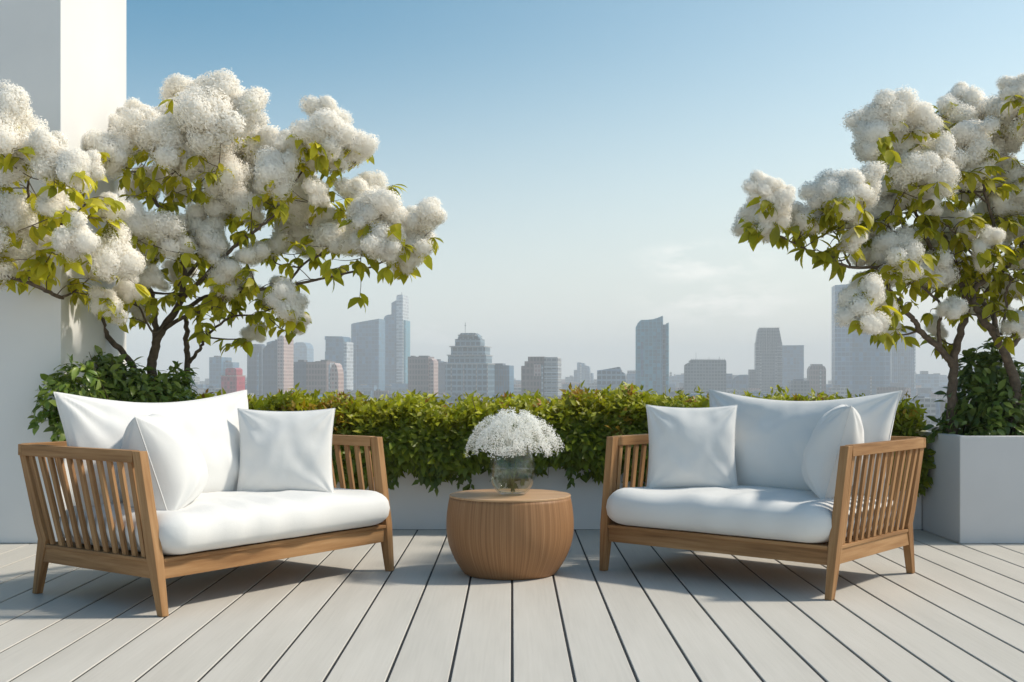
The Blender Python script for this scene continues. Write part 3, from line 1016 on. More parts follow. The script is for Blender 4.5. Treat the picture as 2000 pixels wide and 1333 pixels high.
lb = [pb(115, 780, 40, 6.98), pb(150, 745, 42, 7.05), pb(95, 820, 25, 6.98), pb(125, 835, 28, 6.98), pb(190, 735, 48, 7.62), pb(240, 750, 50, 7.8), pb(200, 790, 60, 7.62),
      pb(280, 780, 55, 7.7), pb(330, 765, 45, 7.85), pb(340, 800, 40, 7.7), pb(260, 820, 50, 7.6), pb(150, 800, 45, 7.2), pb(205, 715, 26, 7.75), pb(350, 735, 22, 8.0)]
shrub('leafy_shrub', 'broad-leaved green shrub spilling round the foot of the tall left white wall', lb, 3600, 0.075, (0.09, 0.16, 0.028), (0.25, 0.32, 0.06), 2.0, (-2.45, 7.9, 0.45))
rb = [pb(1905, 790, 55, 7.5), pb(1930, 735, 50, 7.55), pb(1900, 720, 28, 7.6), pb(1950, 800, 50, 7.4), pb(1890, 830, 40, 7.4), pb(1960, 840, 35, 7.3), pb(1925, 690, 25, 7.6), pb(2005, 800, 40, 7.35), pb(1990, 740, 28, 7.8),
      pb(1840, 835, 22, 7.5), pb(2060, 790, 60, 7.6), pb(2120, 760, 60, 7.7), pb(1930, 845, 30, 7.28)]
shrub('leafy_shrub', 'dense dark green shrub between the two tree trunks in the right white planter', rb, 3200, 0.075, (0.065, 0.12, 0.028), (0.18, 0.235, 0.05), 6.0, (3.05, 7.55, 0.60))


# ------------------------------------------------------------------ flowering trees
def blossom_mesh(seed, nfl=14000):
    """one flower panicle of unit radius: several fluffy lobes made of tiny florets round an opaque heart"""
    rs = np.random.default_rng(seed)
    nl = rs.integers(8, 12)
    lobes = [(np.zeros(3), .56)]
    for i in range(nl):
        v = rs.normal(size=3); v[2] = v[2] * .75 + .10; v /= np.linalg.norm(v)
        lobes.append((v * rs.uniform(.36, .70), rs.uniform(.26, .46)))
    V, Fc = [], []
    # heart of each lobe (bumpy low sphere)
    for c, r_ in lobes:
        n0 = len(V); na, nb = 16, 10
        for j in range(nb + 1):
            for i in range(na):
                th = 2 * math.pi * i / na; ph = math.pi * j / nb
                dv = np.array((math.sin(ph) * math.cos(th), math.sin(ph) * math.sin(th), math.cos(ph)))
                rr = r_ * .60 * (1 + .16 * mnoise.noise(Vector(tuple(dv * 5 + c * 5 + seed)))) + r_ * .05 * mnoise.noise(Vector(tuple(dv * 13 + seed)))
                V.append(c + dv * rr)
        for j in range(nb):
            for i in range(na):
                a, b_ = n0 + j * na + i, n0 + j * na + (i + 1) % na
                Fc.append((a, b_ + na, b_)); Fc.append((a, a + na, b_ + na))
    V = np.array(V); Fc = np.array(Fc)
    w = np.array([r_ ** 2 for c, r_ in lobes]); w /= w.sum()
    pick = rs.choice(len(lobes), size=nfl, p=w)
    cs = np.array([c for c, r_ in lobes])[pick]; rr = np.array([r_ for c, r_ in lobes])[pick]
    dv = rs.normal(size=(nfl, 3)); dv /= np.linalg.norm(dv, axis=1, keepdims=True)
    k_ = np.array([mnoise.noise(Vector(tuple(q * 4.5 + seed))) + .6 * mnoise.noise(Vector(tuple(q * 11 + seed))) for q in (cs + dv)])
    rad = rr * (0.56 + .16 * k_ + .46 * rs.random(nfl) ** .8 + np.where(rs.random(nfl) < .10, rs.random(nfl) * .20, 0))
    P = cs + dv * rad[:, None]
    Nn = .7 * dv + .7 * P + rs.normal(size=(nfl, 3)) * .28
    Dn = np.cross(Nn, rs.normal(size=(nfl, 3)))
    TV = [(-1, -.55, .12), (1, -.55, -.1), (1, .55, .12), (-1, .55, -.1), (0, 0, .28)]
    TF = [(0, 1, 4), (1, 2, 4), (2, 3, 4), (3, 0, 4)]
    v2, f2 = scatter(TV, TF, P, Dn, Nn, rs.uniform(.017, .034, nfl))
    Vall = np.vstack([V, v2]); Fall = np.vstack([Fc, f2 + len(V)])
    me = np_mesh('flower_cluster', Vall, Fall, True)
    # soft petals: normals follow the lobe and the whole cluster
    out_n = .30 * dv + .40 * P + 1.0 * Nn / np.linalg.norm(Nn, axis=1, keepdims=True)
    out_n /= np.linalg.norm(out_n, axis=1, keepdims=True)
    nh = []
    per = len(V) // len(lobes)
    for i, q in enumerate(V):
        c = lobes[min(i // per, len(lobes) - 1)][0]
        w_ = q - c + .35 * q; nh.append(w_ / max(1e-6, np.linalg.norm(w_)))
    alln = np.vstack([np.array(nh), np.repeat(out_n, 5, axis=0)])
    me.normals_split_custom_set_from_vertices([tuple(q) for q in alln])
    return me


BLOSSOM = [blossom_mesh(100 + i) for i in range(7)]
for bm_ in BLOSSOM: bm_.materials.append(M['petal'])


def spline(pts, n_=6):
    out_ = []
    for i in range(len(pts) - 1):
        p0 = pts[max(i - 1, 0)]; p1 = pts[i]; p2 = pts[i + 1]; p3 = pts[min(i + 2, len(pts) - 1)]
        for k_ in range(n_):
            t_ = k_ / n_
            out_.append(0.5 * ((2 * p1) + (p2 - p0) * t_ + (2 * p0 - 5 * p1 + 4 * p2 - p3) * t_ ** 2 + (3 * p1 - p0 - 3 * p2 + p3) * t_ ** 3))
    out_.append(pts[-1]); return out_


def tree(name, label, group, origin, limbs, puffs, ydepth, leafc0, leafc1, seed, leaves_per=9, extra_leaf=1.0):
    """limbs: list of (points [(px,py,Y)], r0, r1); puffs: (px, py, r, dY or None)"""
    rnd = random.Random(seed)
    O = Vector(origin)
    root = empty(name, origin); tag(root, label, 'tree', group)
    tr = MB(); nodes = []      # nodes: (position, radius, path distance from root)
    for pts, r0, r1 in limbs:
        w = [at(*q) - O for q in pts]
        sp = spline(w, 7)
        m_ = len(sp)
        rad = [.82 * (r0 + (r1 - r0) * (i / (m_ - 1)) ** 0.7) for i in range(m_)]
        sp = [p_ + Vector((rnd.gauss(0, .004), rnd.gauss(0, .004), 0)) if 0 < i < m_ - 1 else p_ for i, p_ in enumerate(sp)]
        tr.tube(sp, rad, 9)
        for p_, r_ in zip(sp, rad): nodes.append((p_, r_))
    items = []
    for (x, y, r_, Y) in puffs:
        c = at(x, y, Y) - O
        items.append((c, r_ / F * Y))
    # twigs: nearest first
    lp, ld, ln_, ls, lc = [], [], [], [], []
    todo = list(items)
    node_np = [np.array(q[0]) for q in nodes]; node_r = [q[1] for q in nodes]
    def add_leaf(p_, dirv, sz):
        lp.append(p_)
        d_ = Vector((dirv.x, dirv.y, dirv.z)) + Vector((rnd.gauss(0, .45), rnd.gauss(0, .45), rnd.gauss(-.35, .35)))
        ld.append(d_); ln_.append(Vector((rnd.gauss(0, .45), rnd.gauss(-.2, .45), 1)))
        ls.append(sz); f_ = rnd.random()
        lc.append((np.array(leafc0) * (1 - f_) + np.array(leafc1) * f_) * rnd.uniform(.75, 1.25))
    while todo:
        A = np.array(node_np)
        best = None
        for k_, (c, r_) in enumerate(todo):
            tgt = np.array(c - Vector((0, 0, r_ * .55)))
            dd = A - tgt
            dist = np.sqrt((dd ** 2).sum(1)) + np.maximum(0, dd[:, 2]) * 1.6
            j = int(dist.argmin())
            if best is None or dist[j] < best[0]: best = (dist[j], k_, j, tgt)
        _, k_, j, tgt = best
        c, r_ = todo.pop(k_)
        a0 = Vector(node_np[j]); e = Vector(tgt) + Vector((rnd.gauss(0, .25), rnd.gauss(0, .25), rnd.gauss(0, .15))) * r_
        L_ = (e - a0).length
        mid = a0.lerp(e, .5) + Vector((rnd.gauss(0, .12), rnd.gauss(0, .12), -.10 + rnd.gauss(0, .08))) * L_
        sp = spline([a0, mid, e], 5)
        ra = min(node_r[j] * .75, .006 + .014 * L_)
        rad = [ra + (.0025 - ra) * i / (len(sp) - 1) for i in range(len(sp))]
        tr.tube(sp, rad, 6)
        for p_, q in list(zip(sp, rad))[2:]:
            node_np.append(np.array(p_)); node_r.append(max(q, .004))
        # side sprigs under the cluster, each with a few drooping leaves
        nspr = 2 + (rnd.random() < .5)
        for q in range(nspr):
            b0 = sp[-1 - rnd.randint(0, 4)]
            e2 = b0 + Vector((rnd.gauss(0, .75), rnd.gauss(-.15, .7), rnd.gauss(.15, .45))) * (r_ * 0.95)
            s2 = spline([b0, b0.lerp(e2, .5) + Vector((0, 0, -.012)), e2], 3)
            tr.tube(s2, [.0032 - .0018 * i / (len(s2) - 1) for i in range(len(s2))], 5)
            nl_ = max(2, int(leaves_per / nspr * extra_leaf + rnd.random()))
            for z_ in range(nl_):
                p_ = s2[-1] if z_ < nl_ * .6 else s2[rnd.randint(1, len(s2) - 1)]
                dv = (s2[-1] - s2[0]).normalized() * .5 + Vector((rnd.gauss(0, .6), rnd.gauss(-.2, .6), -.35))
                add_leaf(p_, dv, rnd.uniform(.07, .135))
        for z_ in range(int(2 * extra_leaf)):
            p_ = sp[rnd.randint(2, len(sp) - 1)]
            add_leaf(p_, Vector((rnd.gauss(0, .8), rnd.gauss(-.1, .8), -.2)), rnd.uniform(.07, .12))
        me = BLOSSOM[rnd.randint(0, 6)]
        o_ = bpy.data.objects.new('flower_cluster', me); COL.objects.link(o_); o_.parent = root
        o_.location = c
        o_.rotation_euler = (rnd.gauss(0, .5), rnd.gauss(0, .5), rnd.random() * 6.28)
        o_.scale = (r_ * rnd.uniform(1.42, 1.78), r_ * rnd.uniform(1.42, 1.78), r_ * rnd.uniform(1.25, 1.55))
    # leafy sprigs along the limbs, inside the crown
    for (pts, r0, r1) in limbs:
        sp = spline([at(*q) - O for q in pts], 5)
        for i in range(int(len(sp) * .38), len(sp)):
            if rnd.random() > .62: continue
            b0 = sp[i]
            e2 = b0 + Vector((rnd.gauss(0, .11), rnd.gauss(-.05, .12), rnd.gauss(.05, .07)))
            s2 = spline([b0, b0.lerp(e2, .5) + Vector((rnd.gauss(0, .015), 0, .02)), e2], 3)
            tr.tube(s2, [.0038 - .0022 * k_ / (len(s2) - 1) for k_ in range(len(s2))], 5)
            for z_ in range(rnd.randint(4, 8)):
                add_leaf(s2[-1] if z_ < 4 else s2[rnd.randint(2, len(s2) - 1)], (e2 - b0).normalized() * .5 + Vector((rnd.gauss(0, .6), rnd.gauss(-.2, .6), -.3)), rnd.uniform(.065, .125))
    tr.build('trunk', M['bark'], root, smooth=True)
    leaf_object('foliage', lp, ld, ln_, np.array(ls), lc, M['leaf'], root)
    return root


prn = random.Random(4)
def with_depth(lst, fn):
    return [(x, y, r_ * 1.04, fn(x, y) + prn.uniform(-.38, .38)) for x, y, r_ in lst]


left_puffs = [(20, 225, 45), (5, 270, 45), (50, 290, 50), (95, 300, 42), (140, 335, 36), (30, 320, 40), (-45, 260, 50), (-60, 330, 50),
    (365, 178, 32), (400, 210, 45), (350, 240, 52), (440, 195, 40), (485, 218, 36), (425, 255, 52), (300, 255, 45), (268, 225, 26), (265, 280, 42), (200, 295, 32), (232, 300, 34), (325, 300, 42), (390, 300, 42),
    (500, 275, 38), (455, 305, 38), (525, 315, 38), (640, 228, 34), (625, 262, 42), (600, 285, 42), (662, 272, 38), (692, 300, 32), (572, 278, 27), (645, 312, 32),
    (545, 342, 42), (590, 352, 36), (510, 372, 36), (565, 392, 36), (620, 372, 24), (610, 412, 32), (290, 352, 36), (345, 357, 34), (160, 332, 30), (430, 335, 36), (455, 368, 36), (440, 402, 34), (482, 412, 30),
    (300, 455, 38), (338, 472, 30), (258, 432, 36), (215, 415, 28), (225, 492, 42), (272, 505, 34), (190, 522, 30), (375, 440, 26), (398, 462, 30), (425, 485, 26), (350, 532, 28), (300, 545, 24), (250, 565, 20), (210, 597, 28), (270, 603, 20),
    (440, 525, 26), (432, 562, 24), (472, 548, 20), (490, 500, 26), (700, 382, 30), (735, 374, 32), (752, 402, 36), (715, 422, 32), (832, 428, 32), (802, 434, 26), (762, 452, 26), (800, 484, 32), (790, 510, 26), (700, 472, 36), (660, 462, 36), (742, 482, 32),
    (640, 432, 26), (560, 452, 30), (600, 482, 26), (540, 482, 22), (525, 585, 24), (560, 592, 32), (577, 622, 22), (552, 562, 24), (495, 651, 17),
    (20, 432, 44), (40, 482, 40), (5, 510, 40), (62, 412, 30), (105, 402, 26), (150, 462, 34), (112, 472, 28), (-40, 440, 45), (-60, 520, 40)]
def ydl(x, y):
    if x < 175: return 6.62
    if x < 260: return 7.35
    return 7.85
left_limbs = [
    ([(262, 800, 7.95), (264, 730, 7.95), (240, 690, 7.93), (208, 655, 7.88), (196, 622, 7.80), (150, 600, 7.45), (110, 578, 7.05), (60, 555, 6.75), (0, 535, 6.6), (-50, 510, 6.55)], .034, .008),
    ([(290, 800, 8.0), (297, 720, 8.0), (305, 670, 8.0), (330, 625, 8.0), (352, 590, 7.95), (360, 540, 7.9), (350, 480, 7.85), (335, 430, 7.8), (300, 390, 7.75), (270, 330, 7.8)], .050, .009),
    ([(305, 668, 8.0), (302, 620, 8.02), (300, 590, 8.05), (285, 560, 8.05), (235, 545, 7.9), (180, 515, 7.45), (130, 480, 7.1), (80, 435, 6.85), (55, 390, 6.7), (60, 340, 6.65)], .030, .008),
    ([(80, 435, 6.85), (30, 400, 6.65), (10, 350, 6.6)], .010, .005),
    ([(100, 452, 6.95), (130, 430, 6.85), (165, 400, 6.85), (150, 360, 6.8)], .012, .005),
    ([(318, 645, 8.0), (360, 620, 7.9), (420, 600, 7.75), (450, 570, 7.7), (500, 560, 7.65)], .022, .006),
    ([(352, 590, 7.95), (400, 540, 7.8), (450, 490, 7.7), (500, 450, 7.65), (530, 425, 7.7), (560, 380, 7.75), (600, 320, 7.8)], .022, .006),
    ([(350, 560, 7.95), (395, 500, 8.0), (400, 440, 8.05), (395, 370, 8.1), (385, 310, 8.1), (400, 250, 8.1)], .020, .006),
    ([(400, 440, 8.05), (440, 390, 8.0), (470, 340, 8.0), (480, 280, 8.0)], .012, .005),
    ([(365, 790, 8.15), (366, 700, 8.15), (364, 655, 8.15), (372, 600, 8.1), (420, 575, 8.0), (490, 568, 7.95), (580, 555, 7.9), (650, 540, 7.85), (725, 522, 7.8), (760, 505, 7.8)], .030, .006),
    ([(370, 708, 8.15), (392, 680, 8.1), (405, 655, 8.05), (450, 620, 7.95), (500, 615, 7.9), (540, 600, 7.9)], .018, .005),
    ([(560, 558, 7.9), (600, 510, 7.9), (650, 490, 7.9), (690, 450, 7.9), (720, 420, 7.9)], .012, .005),
    ([(330, 625, 8.0), (300, 650, 7.85), (270, 600, 7.75), (230, 590, 7.7), (205, 570, 7.7)], .012, .005)]
tree('flowering_tree', 'large multi-stemmed white blossoming tree with yellow-green leaves behind the left sofa', 'white flowering trees', (-2.46, 8.0, 0.43),
     left_limbs, with_depth(left_puffs, ydl), .4, (0.32, 0.33, 0.025), (0.66, 0.58, 0.04), 21, 15)

rp1 = [(1470, 432, 28), (1487, 402, 32), (1492, 364, 24), (1517, 394, 26), (1502, 432, 30), (1545, 427, 32), (1582, 422, 32), (1612, 384, 36), (1640, 392, 28), (1632, 418, 34), (1662, 412, 26), (1692, 362, 32), (1662, 368, 26),
    (1742, 214, 38), (1716, 244, 42), (1762, 220, 36), (1790, 232, 32), (1702, 272, 32), (1762, 268, 42), (1742, 300, 30), (1800, 268, 32),
    (1770, 342, 42), (1732, 352, 36), (1730, 392, 42), (1712, 424, 36), (1690, 452, 34), (1780, 384, 36), (1832, 302, 38), (1800, 314, 36), (1822, 344, 34),
    (1702, 492, 30), (1740, 474, 36), (1790, 492, 40), (1838, 492, 38), (1820, 532, 34), (1762, 522, 36), (1722, 512, 30), (1664, 468, 24),
    (1690, 582, 34), (1672, 602, 32), (1712, 566, 28), (1692, 630, 26), (1722, 604, 24), (1680, 562, 26), (1742, 640, 17), (1830, 642, 17), (1822, 402, 22)]
rl1 = [
    ([(1858, 850, 7.45), (1860, 770, 7.45), (1862, 715, 7.45), (1872, 660, 7.45), (1890, 605, 7.45), (1880, 560, 7.4), (1850, 520, 7.35), (1810, 470, 7.3), (1790, 420, 7.3), (1770, 360, 7.35), (1760, 300, 7.4)], .046, .007),
    ([(1861, 715, 7.45), (1835, 680, 7.4), (1800, 650, 7.3), (1785, 625, 7.25), (1760, 600, 7.2), (1735, 560, 7.1), (1720, 525, 7.05), (1660, 522, 6.95), (1600, 500, 6.9), (1550, 475, 6.85), (1510, 455, 6.8)], .030, .005),
    ([(1660, 522, 6.95), (1640, 470, 7.0), (1620, 440, 7.0)], .010, .004),
    ([(1838, 684, 7.4), (1833, 640, 7.35), (1840, 600, 7.3), (1800, 560, 7.25), (1750, 530, 7.2)], .020, .006),
    ([(1880, 560, 7.4), (1850, 470, 7.35), (1830, 460, 7.3), (1795, 450, 7.2), (1750, 455, 7.1), (1730, 430, 7.1)], .014, .005),
    ([(1800, 430, 7.3), (1820, 370, 7.3), (1830, 320, 7.3)], .010, .004),
    ([(1720, 525, 7.05), (1735, 575, 7.0), (1712, 610, 6.95)], .008, .004)]
rp2 = [(1870, 192, 24), (1862, 224, 36), (1902, 220, 42), (1942, 236, 40), (1977, 224, 36), (1992, 178, 28), (1902, 264, 36), (1852, 264, 36), (1950, 274, 36), (1862, 332, 30), (1900, 324, 36), (1890, 356, 28), (1960, 334, 36), (1990, 364, 36), (1922, 368, 26), (1952, 402, 26), (1986, 404, 30),
    (1852, 422, 24), (1880, 442, 26), (1930, 424, 26), (1872, 522, 28), (1860, 602, 22), (1905, 592, 20), (1940, 602, 22), (1962, 562, 26), (1992, 632, 24), (1982, 502, 26), (1922, 492, 26), (1900, 542, 24), (1990, 454, 26), (1932, 462, 22),
    (2040, 210, 45), (2090, 260, 45), (2060, 310, 45), (2130, 330, 45), (2040, 380, 40), (2100, 420, 45), (2170, 380, 45), (2060, 470, 40), (2140, 480, 45), (2210, 450, 45), (2050, 560, 38), (2120, 560, 40), (2190, 540, 40), (2060, 620, 30), (2250, 400, 45), (2160, 270, 45)]
rl2 = [
    ([(1978, 850, 7.35), (1985, 780, 7.35), (1978, 730, 7.35), (1962, 690, 7.35), (1940, 650, 7.35), (1910, 610, 7.3), (1900, 570, 7.3), (1925, 545, 7.3), (1940, 510, 7.35), (1945, 460, 7.4), (1930, 400, 7.4), (1915, 340, 7.4), (1905, 280, 7.4)], .050, .007),
    ([(1950, 668, 7.35), (1940, 620, 7.4), (1920, 585, 7.45), (1950, 540, 7.5), (1985, 500, 7.5), (2010, 440, 7.5), (2020, 360, 7.5), (2040, 280, 7.5)], .026, .006),
    ([(1962, 690, 7.35), (1990, 660, 7.4), (2040, 610, 7.4), (2090, 540, 7.5), (2140, 460, 7.6), (2180, 400, 7.6)], .028, .006),
    ([(1955, 655, 7.4), (1965, 600, 7.35), (1968, 560, 7.3), (1990, 540, 7.3), (2030, 520, 7.3)], .014, .005),
    ([(1925, 545, 7.3), (1895, 490, 7.25), (1870, 460, 7.2), (1850, 440, 7.2)], .012, .005),
    ([(1930, 400, 7.4), (1890, 360, 7.35), (1870, 320, 7.3)], .010, .004)]
tree('flowering_tree', 'white flowering tree at right, straight trunk, long branch reaching left over the skyline', 'white flowering trees', (2.78, 7.45, 0.58),
     rl1, with_depth(rp1, lambda x, y: 6.95 if x < 1700 else 7.3), .4, (0.27, 0.28, 0.022), (0.52, 0.455, 0.034), 22, 14)
tree('flowering_tree', 'white flowering tree cut off by the right edge, with a bent trunk', 'white flowering trees', (3.13, 7.35, 0.58),
     rl2, with_depth(rp2, lambda x, y: 7.45), .4, (0.27, 0.28, 0.022), (0.52, 0.455, 0.034), 23, 14)

# ------------------------------------------------------------------ the city beyond
FM = {
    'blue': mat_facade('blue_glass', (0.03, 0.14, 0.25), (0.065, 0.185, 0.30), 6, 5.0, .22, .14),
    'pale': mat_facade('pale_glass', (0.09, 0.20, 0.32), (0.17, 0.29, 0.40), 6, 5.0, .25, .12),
    'teal': mat_facade('teal_glass', (0.015, 0.21, 0.30), (0.05, 0.28, 0.38), 4, 4.5, .16, .2),
    'slate': mat_facade('slate_facade', (0.025, 0.055, 0.11), (0.06, 0.09, 0.14), 6, 3.6, .35, .3),
    'steel': mat_facade('steel_facade', (0.012, 0.065, 0.11), (0.20, 0.30, 0.37), 6, 5.5, .38, .22),
    'brown': mat_facade('brown_facade', (0.10, 0.045, 0.04), (0.23, 0.145, 0.13), 6, 3.2, .35, .35),
    'red': mat_facade('red_facade', (0.42, 0.03, 0.05), (0.48, 0.09, 0.11), 4, 3.0, .3, .3),
    'pink': mat_facade('pinkish_stone', (0.36, 0.19, 0.15), (0.58, 0.42, 0.37), 4, 3.0, .45, .35),
    'white': mat_facade('white_cladding', (0.42, 0.45, 0.48), (0.66, 0.68, 0.70), 5, 5, .35, .05),
    'grey': mat_facade('grey_concrete', (0.09, 0.10, 0.12), (0.22, 0.22, 0.225), 4, 3.5, .4, .3),
    'light': mat_facade('light_concrete', (0.16, 0.16, 0.17), (0.42, 0.41, 0.40), 4.5, 5, .5, .18),
}
DARK = mat_plain('roof_plant', (0.10, 0.10, 0.11), 0.8, .2, .1)


crn0 = random.Random(5)


class City:
    """one building; its parts are prisms: a front outline with a real depth"""
    def __init__(s, x, Y, label, group=None, name='tower'):
        s.Y = Y; s.ox = (x - 1000) / F * Y
        s.e = empty(name, (s.ox, Y, GROUND), -0.15 if name == 'tower' else crn0.uniform(-.3, .1)); tag(s.e, label, 'building', group)

    def part(s, name, outline, mat, d0=0.0, depth=40.0, base=None):
        """outline: pixel points of the top edge left to right; the prism goes down to the ground (or to pixel row base)"""
        k = s.Y / F
        pts = [((x - 1000) * k - s.ox, 1 - (y - HORIZON) * k - GROUND) for x, y in outline]
        zb = 0.0 if base is None else 1 - (base - HORIZON) * k - GROUND
        ring = [(pts[0][0], zb)] + pts + [(pts[-1][0], zb)]
        n_ = len(ring)
        V = [(x, d0, z) for x, z in ring] + [(x, d0 + depth, z) for x, z in ring]
        Fc = [list(range(n_))[::-1], list(range(n_, 2 * n_))] + [[i, (i + 1) % n_, n_ + (i + 1) % n_, n_ + i] for i in range(n_)]
        return link(name, np_mesh(name, V, [f[::-1] for f in Fc]), mat, s.e)

    def bars(s, name, lst, mat, d0, depth):
        """several small prisms as one part: (x0, x1, ytop, ybottom)"""
        k = s.Y / F; mb = MB()
        for x0, x1, yt, yb_ in lst:
            mb.box((x0 - 1000) * k - s.ox, (x1 - 1000) * k - s.ox, d0, d0 + depth, 1 - (yb_ - HORIZON) * k - GROUND, 1 - (yt - HORIZON) * k - GROUND)
        return mb.build(name, mat, s.e)


def bx(x0, x1, y): return [(x0, y), (x1, y)]


# left group
b = City(421, 1750, 'narrow blue-grey slab tower just left of the red tower'); b.part('body', bx(408, 433, 698), FM['blue']); b.part('annex', bx(433.2, 452, 708), FM['pale'], 8, 25); b.bars('roof_plant', [(412, 420, 695, 698), (436, 441, 704, 708)], DARK, 10, 12)
b = City(448, 1150, 'short red tower with a narrower red top'); b.part('body', bx(431, 463, 735), FM['red'], 0, 22); b.part('crown', [(437, 722), (441, 719), (456, 719), (460, 722)], FM['red'], 3, 16, 735); b.bars('roof_ledge', [(430.5, 463.5, 733.5, 735.5)], FM['pink'], -1, 24)
b = City(495, 1450, 'dark slate slab tower standing left of the slanted-top tower'); b.part('body', [(482, 674), (500, 672), (500, 674), (512, 676)], FM['slate'], 0, 30); b.part('rear_block', [(503, 668), (517, 664)], FM['blue'], 32, 25); b.bars('fin', [(503, 506, 690, 800)], FM['pale'], -2, 2)
b = City(534, 1350, 'slanted-top slate tower with a pale pinkish right edge'); b.part('body', [(512, 683), (520, 675), (530, 671), (531, 668), (543, 664)], FM['slate'], 0, 30); b.part('lit_edge', [(543.2, 660), (547, 657), (552, 656), (556, 659)], FM['pink'], -2, 34); b.bars('roof_plant', [(532, 541, 663, 668)], DARK, 8, 12)  # pinkish edge strip: sunlight on the right side put into its colour
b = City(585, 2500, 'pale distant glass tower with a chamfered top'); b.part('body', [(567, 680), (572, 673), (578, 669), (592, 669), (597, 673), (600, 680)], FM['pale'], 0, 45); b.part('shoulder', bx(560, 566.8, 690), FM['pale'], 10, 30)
b = City(608, 1250, 'broad dark purplish block left of the arched tower'); b.part('body', bx(572, 600, 707), FM['slate'], 0, 30); b.part('front_wing', [(600.2, 708), (618, 707), (620, 706), (641, 706)], FM['brown'], -4, 32); b.bars('roof_plant', [(576, 588, 703, 707), (622, 636, 703, 706)], DARK, 8, 12)
b = City(652, 1120, 'slim pinkish tower with a pointed arch top'); b.part('body', [(644, 735), (645, 722), (648, 714), (653, 709.5), (657, 714), (660, 724), (661, 735)], FM['pink'], 0, 18); b.part('side_fin', [(640, 716), (643.8, 709)], FM['white'], 2, 14)
b = City(655, 1700, 'square glass office tower with a flat rimmed top and pale right edge'); b.part('body', [(635, 664), (671, 664)], FM['blue'], 0, 38); b.part('crown', [(634, 657), (668, 657.5), (671, 660)], FM['blue'], -1, 40, 664); b.part('lit_edge', bx(671.2, 677, 668), FM['white'], 2, 34); b.part('annex', bx(621, 633.5, 686), FM['blue'], 30, 30)  # white edge strip paints the sunlit right side of the tower
b = City(713, 1800, 'wide blue glass slab with a slanting roofline'); b.part('body', [(685, 633), (692, 631), (741, 623)], FM['blue'], 0, 36); b.bars('mullion', [(695, 696, 645, 800), (739.5, 741.5, 624, 800)], FM['pale'], -1.5, 1.5)
b = City(770, 1900, 'tallest skyline tower with stepped glass body and a white curved fin')
b.part('body', [(749, 622), (752, 617), (758, 615), (775, 614)], FM['blue'], 0, 36); b.part('upper_body', [(763, 592), (768, 589), (774.5, 586)], FM['blue'], 4, 26, 615)
b.part('fin', [(775.2, 580), (777, 577), (782, 576), (788, 577)], FM['white'], -3, 40); b.part('side_body', bx(788.2, 792, 626), FM['teal'], 2, 32); b.bars('spire', [(783, 783.8, 571, 576)], DARK, 5, 1)
b = City(820, 1300, 'square brown office block right of the tallest tower'); b.part('body', bx(796, 837, 697), FM['brown'], 0, 30); b.part('lit_side', [(837.2, 700), (842, 701), (846, 706)], FM['pink'], 4, 24); b.bars('roof_plant', [(800, 806, 695, 697), (816, 834, 695, 697)], DARK, 4, 10)  # right side face, its sunlit tone given by the pinkish colour
b = City(860, 1650, 'dark grey block hiding behind the stepped ziggurat tower'); b.part('body', [(846, 713), (850, 707), (858, 705), (862, 708), (872, 707)], FM['slate'], 0, 30); b.bars('roof_plant', [(852, 857, 702, 706)], DARK, 5, 8)
# stepped tower
b = City(911, 1250, 'stepped ziggurat-like office tower with a rooftop antenna')
for nm, x0, x1, yt, yb_, dd in (('body', 869, 953, 711, None, 0), ('tier', 873, 949, 694, 711, 3), ('tier', 878, 946, 677, 694, 6), ('tier', 885, 936, 662, 677, 9)):
    b.part(nm, bx(x0, x1, yt), FM['steel'], dd, 44 - 2 * dd, yb_)
b.part('crown', [(889, 662), (891, 655), (896, 650), (924, 650), (929, 654), (933, 662)], FM['steel'], 12, 20, 662)
b.bars('ledge', [(868, 954, 710, 712), (872, 950, 693, 695), (877, 947, 676, 678), (894, 928, 654, 656)], FM['light'], -1, 46)
b.bars('pier', [(880, 882, 712, 800), (905, 907, 712, 800), (930, 932, 712, 800), (951.5, 953.5, 712, 800)], FM['light'], -1.2, 1.2)
b.bars('antenna', [(901.2, 901.9, 628, 650), (899.5, 903.5, 634, 634.8)], DARK, 20, 0.5)
b = City(974, 1300, 'flat-topped blue-grey ribbed block right of the ziggurat tower'); b.part('body', bx(953.6, 995, 714), FM['blue'], 0, 34); b.part('penthouse', bx(954.5, 981, 710), FM['slate'], 4, 20, 714); b.bars('rib', [(958 + 5 * i, 959 + 5 * i, 715, 800) for i in range(8)], FM['slate'], -1, 1)
b = City(1053, 1150, 'brown stepped office building with a pale striped right half'); b.part('body', bx(1031, 1063, 697), FM['brown'], 0, 30); b.part('step', bx(1024, 1030.8, 706), FM['brown'], 1, 28); b.part('lower_step', bx(1017, 1023.8, 715), FM['brown'], 2, 26)
b.part('striped_wing', [(1063.2, 698), (1089, 698), (1090, 700)], FM['light'], -2, 32); b.bars('pier', [(1058, 1061, 713, 800)], FM['white'], -2, 2); b.bars('floor_band', [(1064, 1090.5, 711 + 5.5 * i, 712.8 + 5.5 * i) for i in range(13)], FM['white'], -3, 34); b.bars('stone_panel', [(1043, 1057, 712, 735)], FM['pink'], -1, 1)
b = City(1140, 2300, 'pale stepped cluster tower left of the round-topped striped block'); b.part('body', [(1127, 709), (1130, 708), (1141, 710)], FM['pale'], 0, 30); b.part('step', [(1141.2, 714), (1150, 716), (1151, 720)], FM['pale'], 4, 25); b.part('lower_block', bx(1120, 1126.8, 723), FM['blue'], 6, 25); b.part('right_block', bx(1151.2, 1157, 729), FM['pale'], 6, 25); b.bars('lit_edge', [(1133, 1136, 712, 800), (1152, 1153.5, 728, 800)], FM['white'], -2, 2)  # white strips painted in as pale sunlit edges
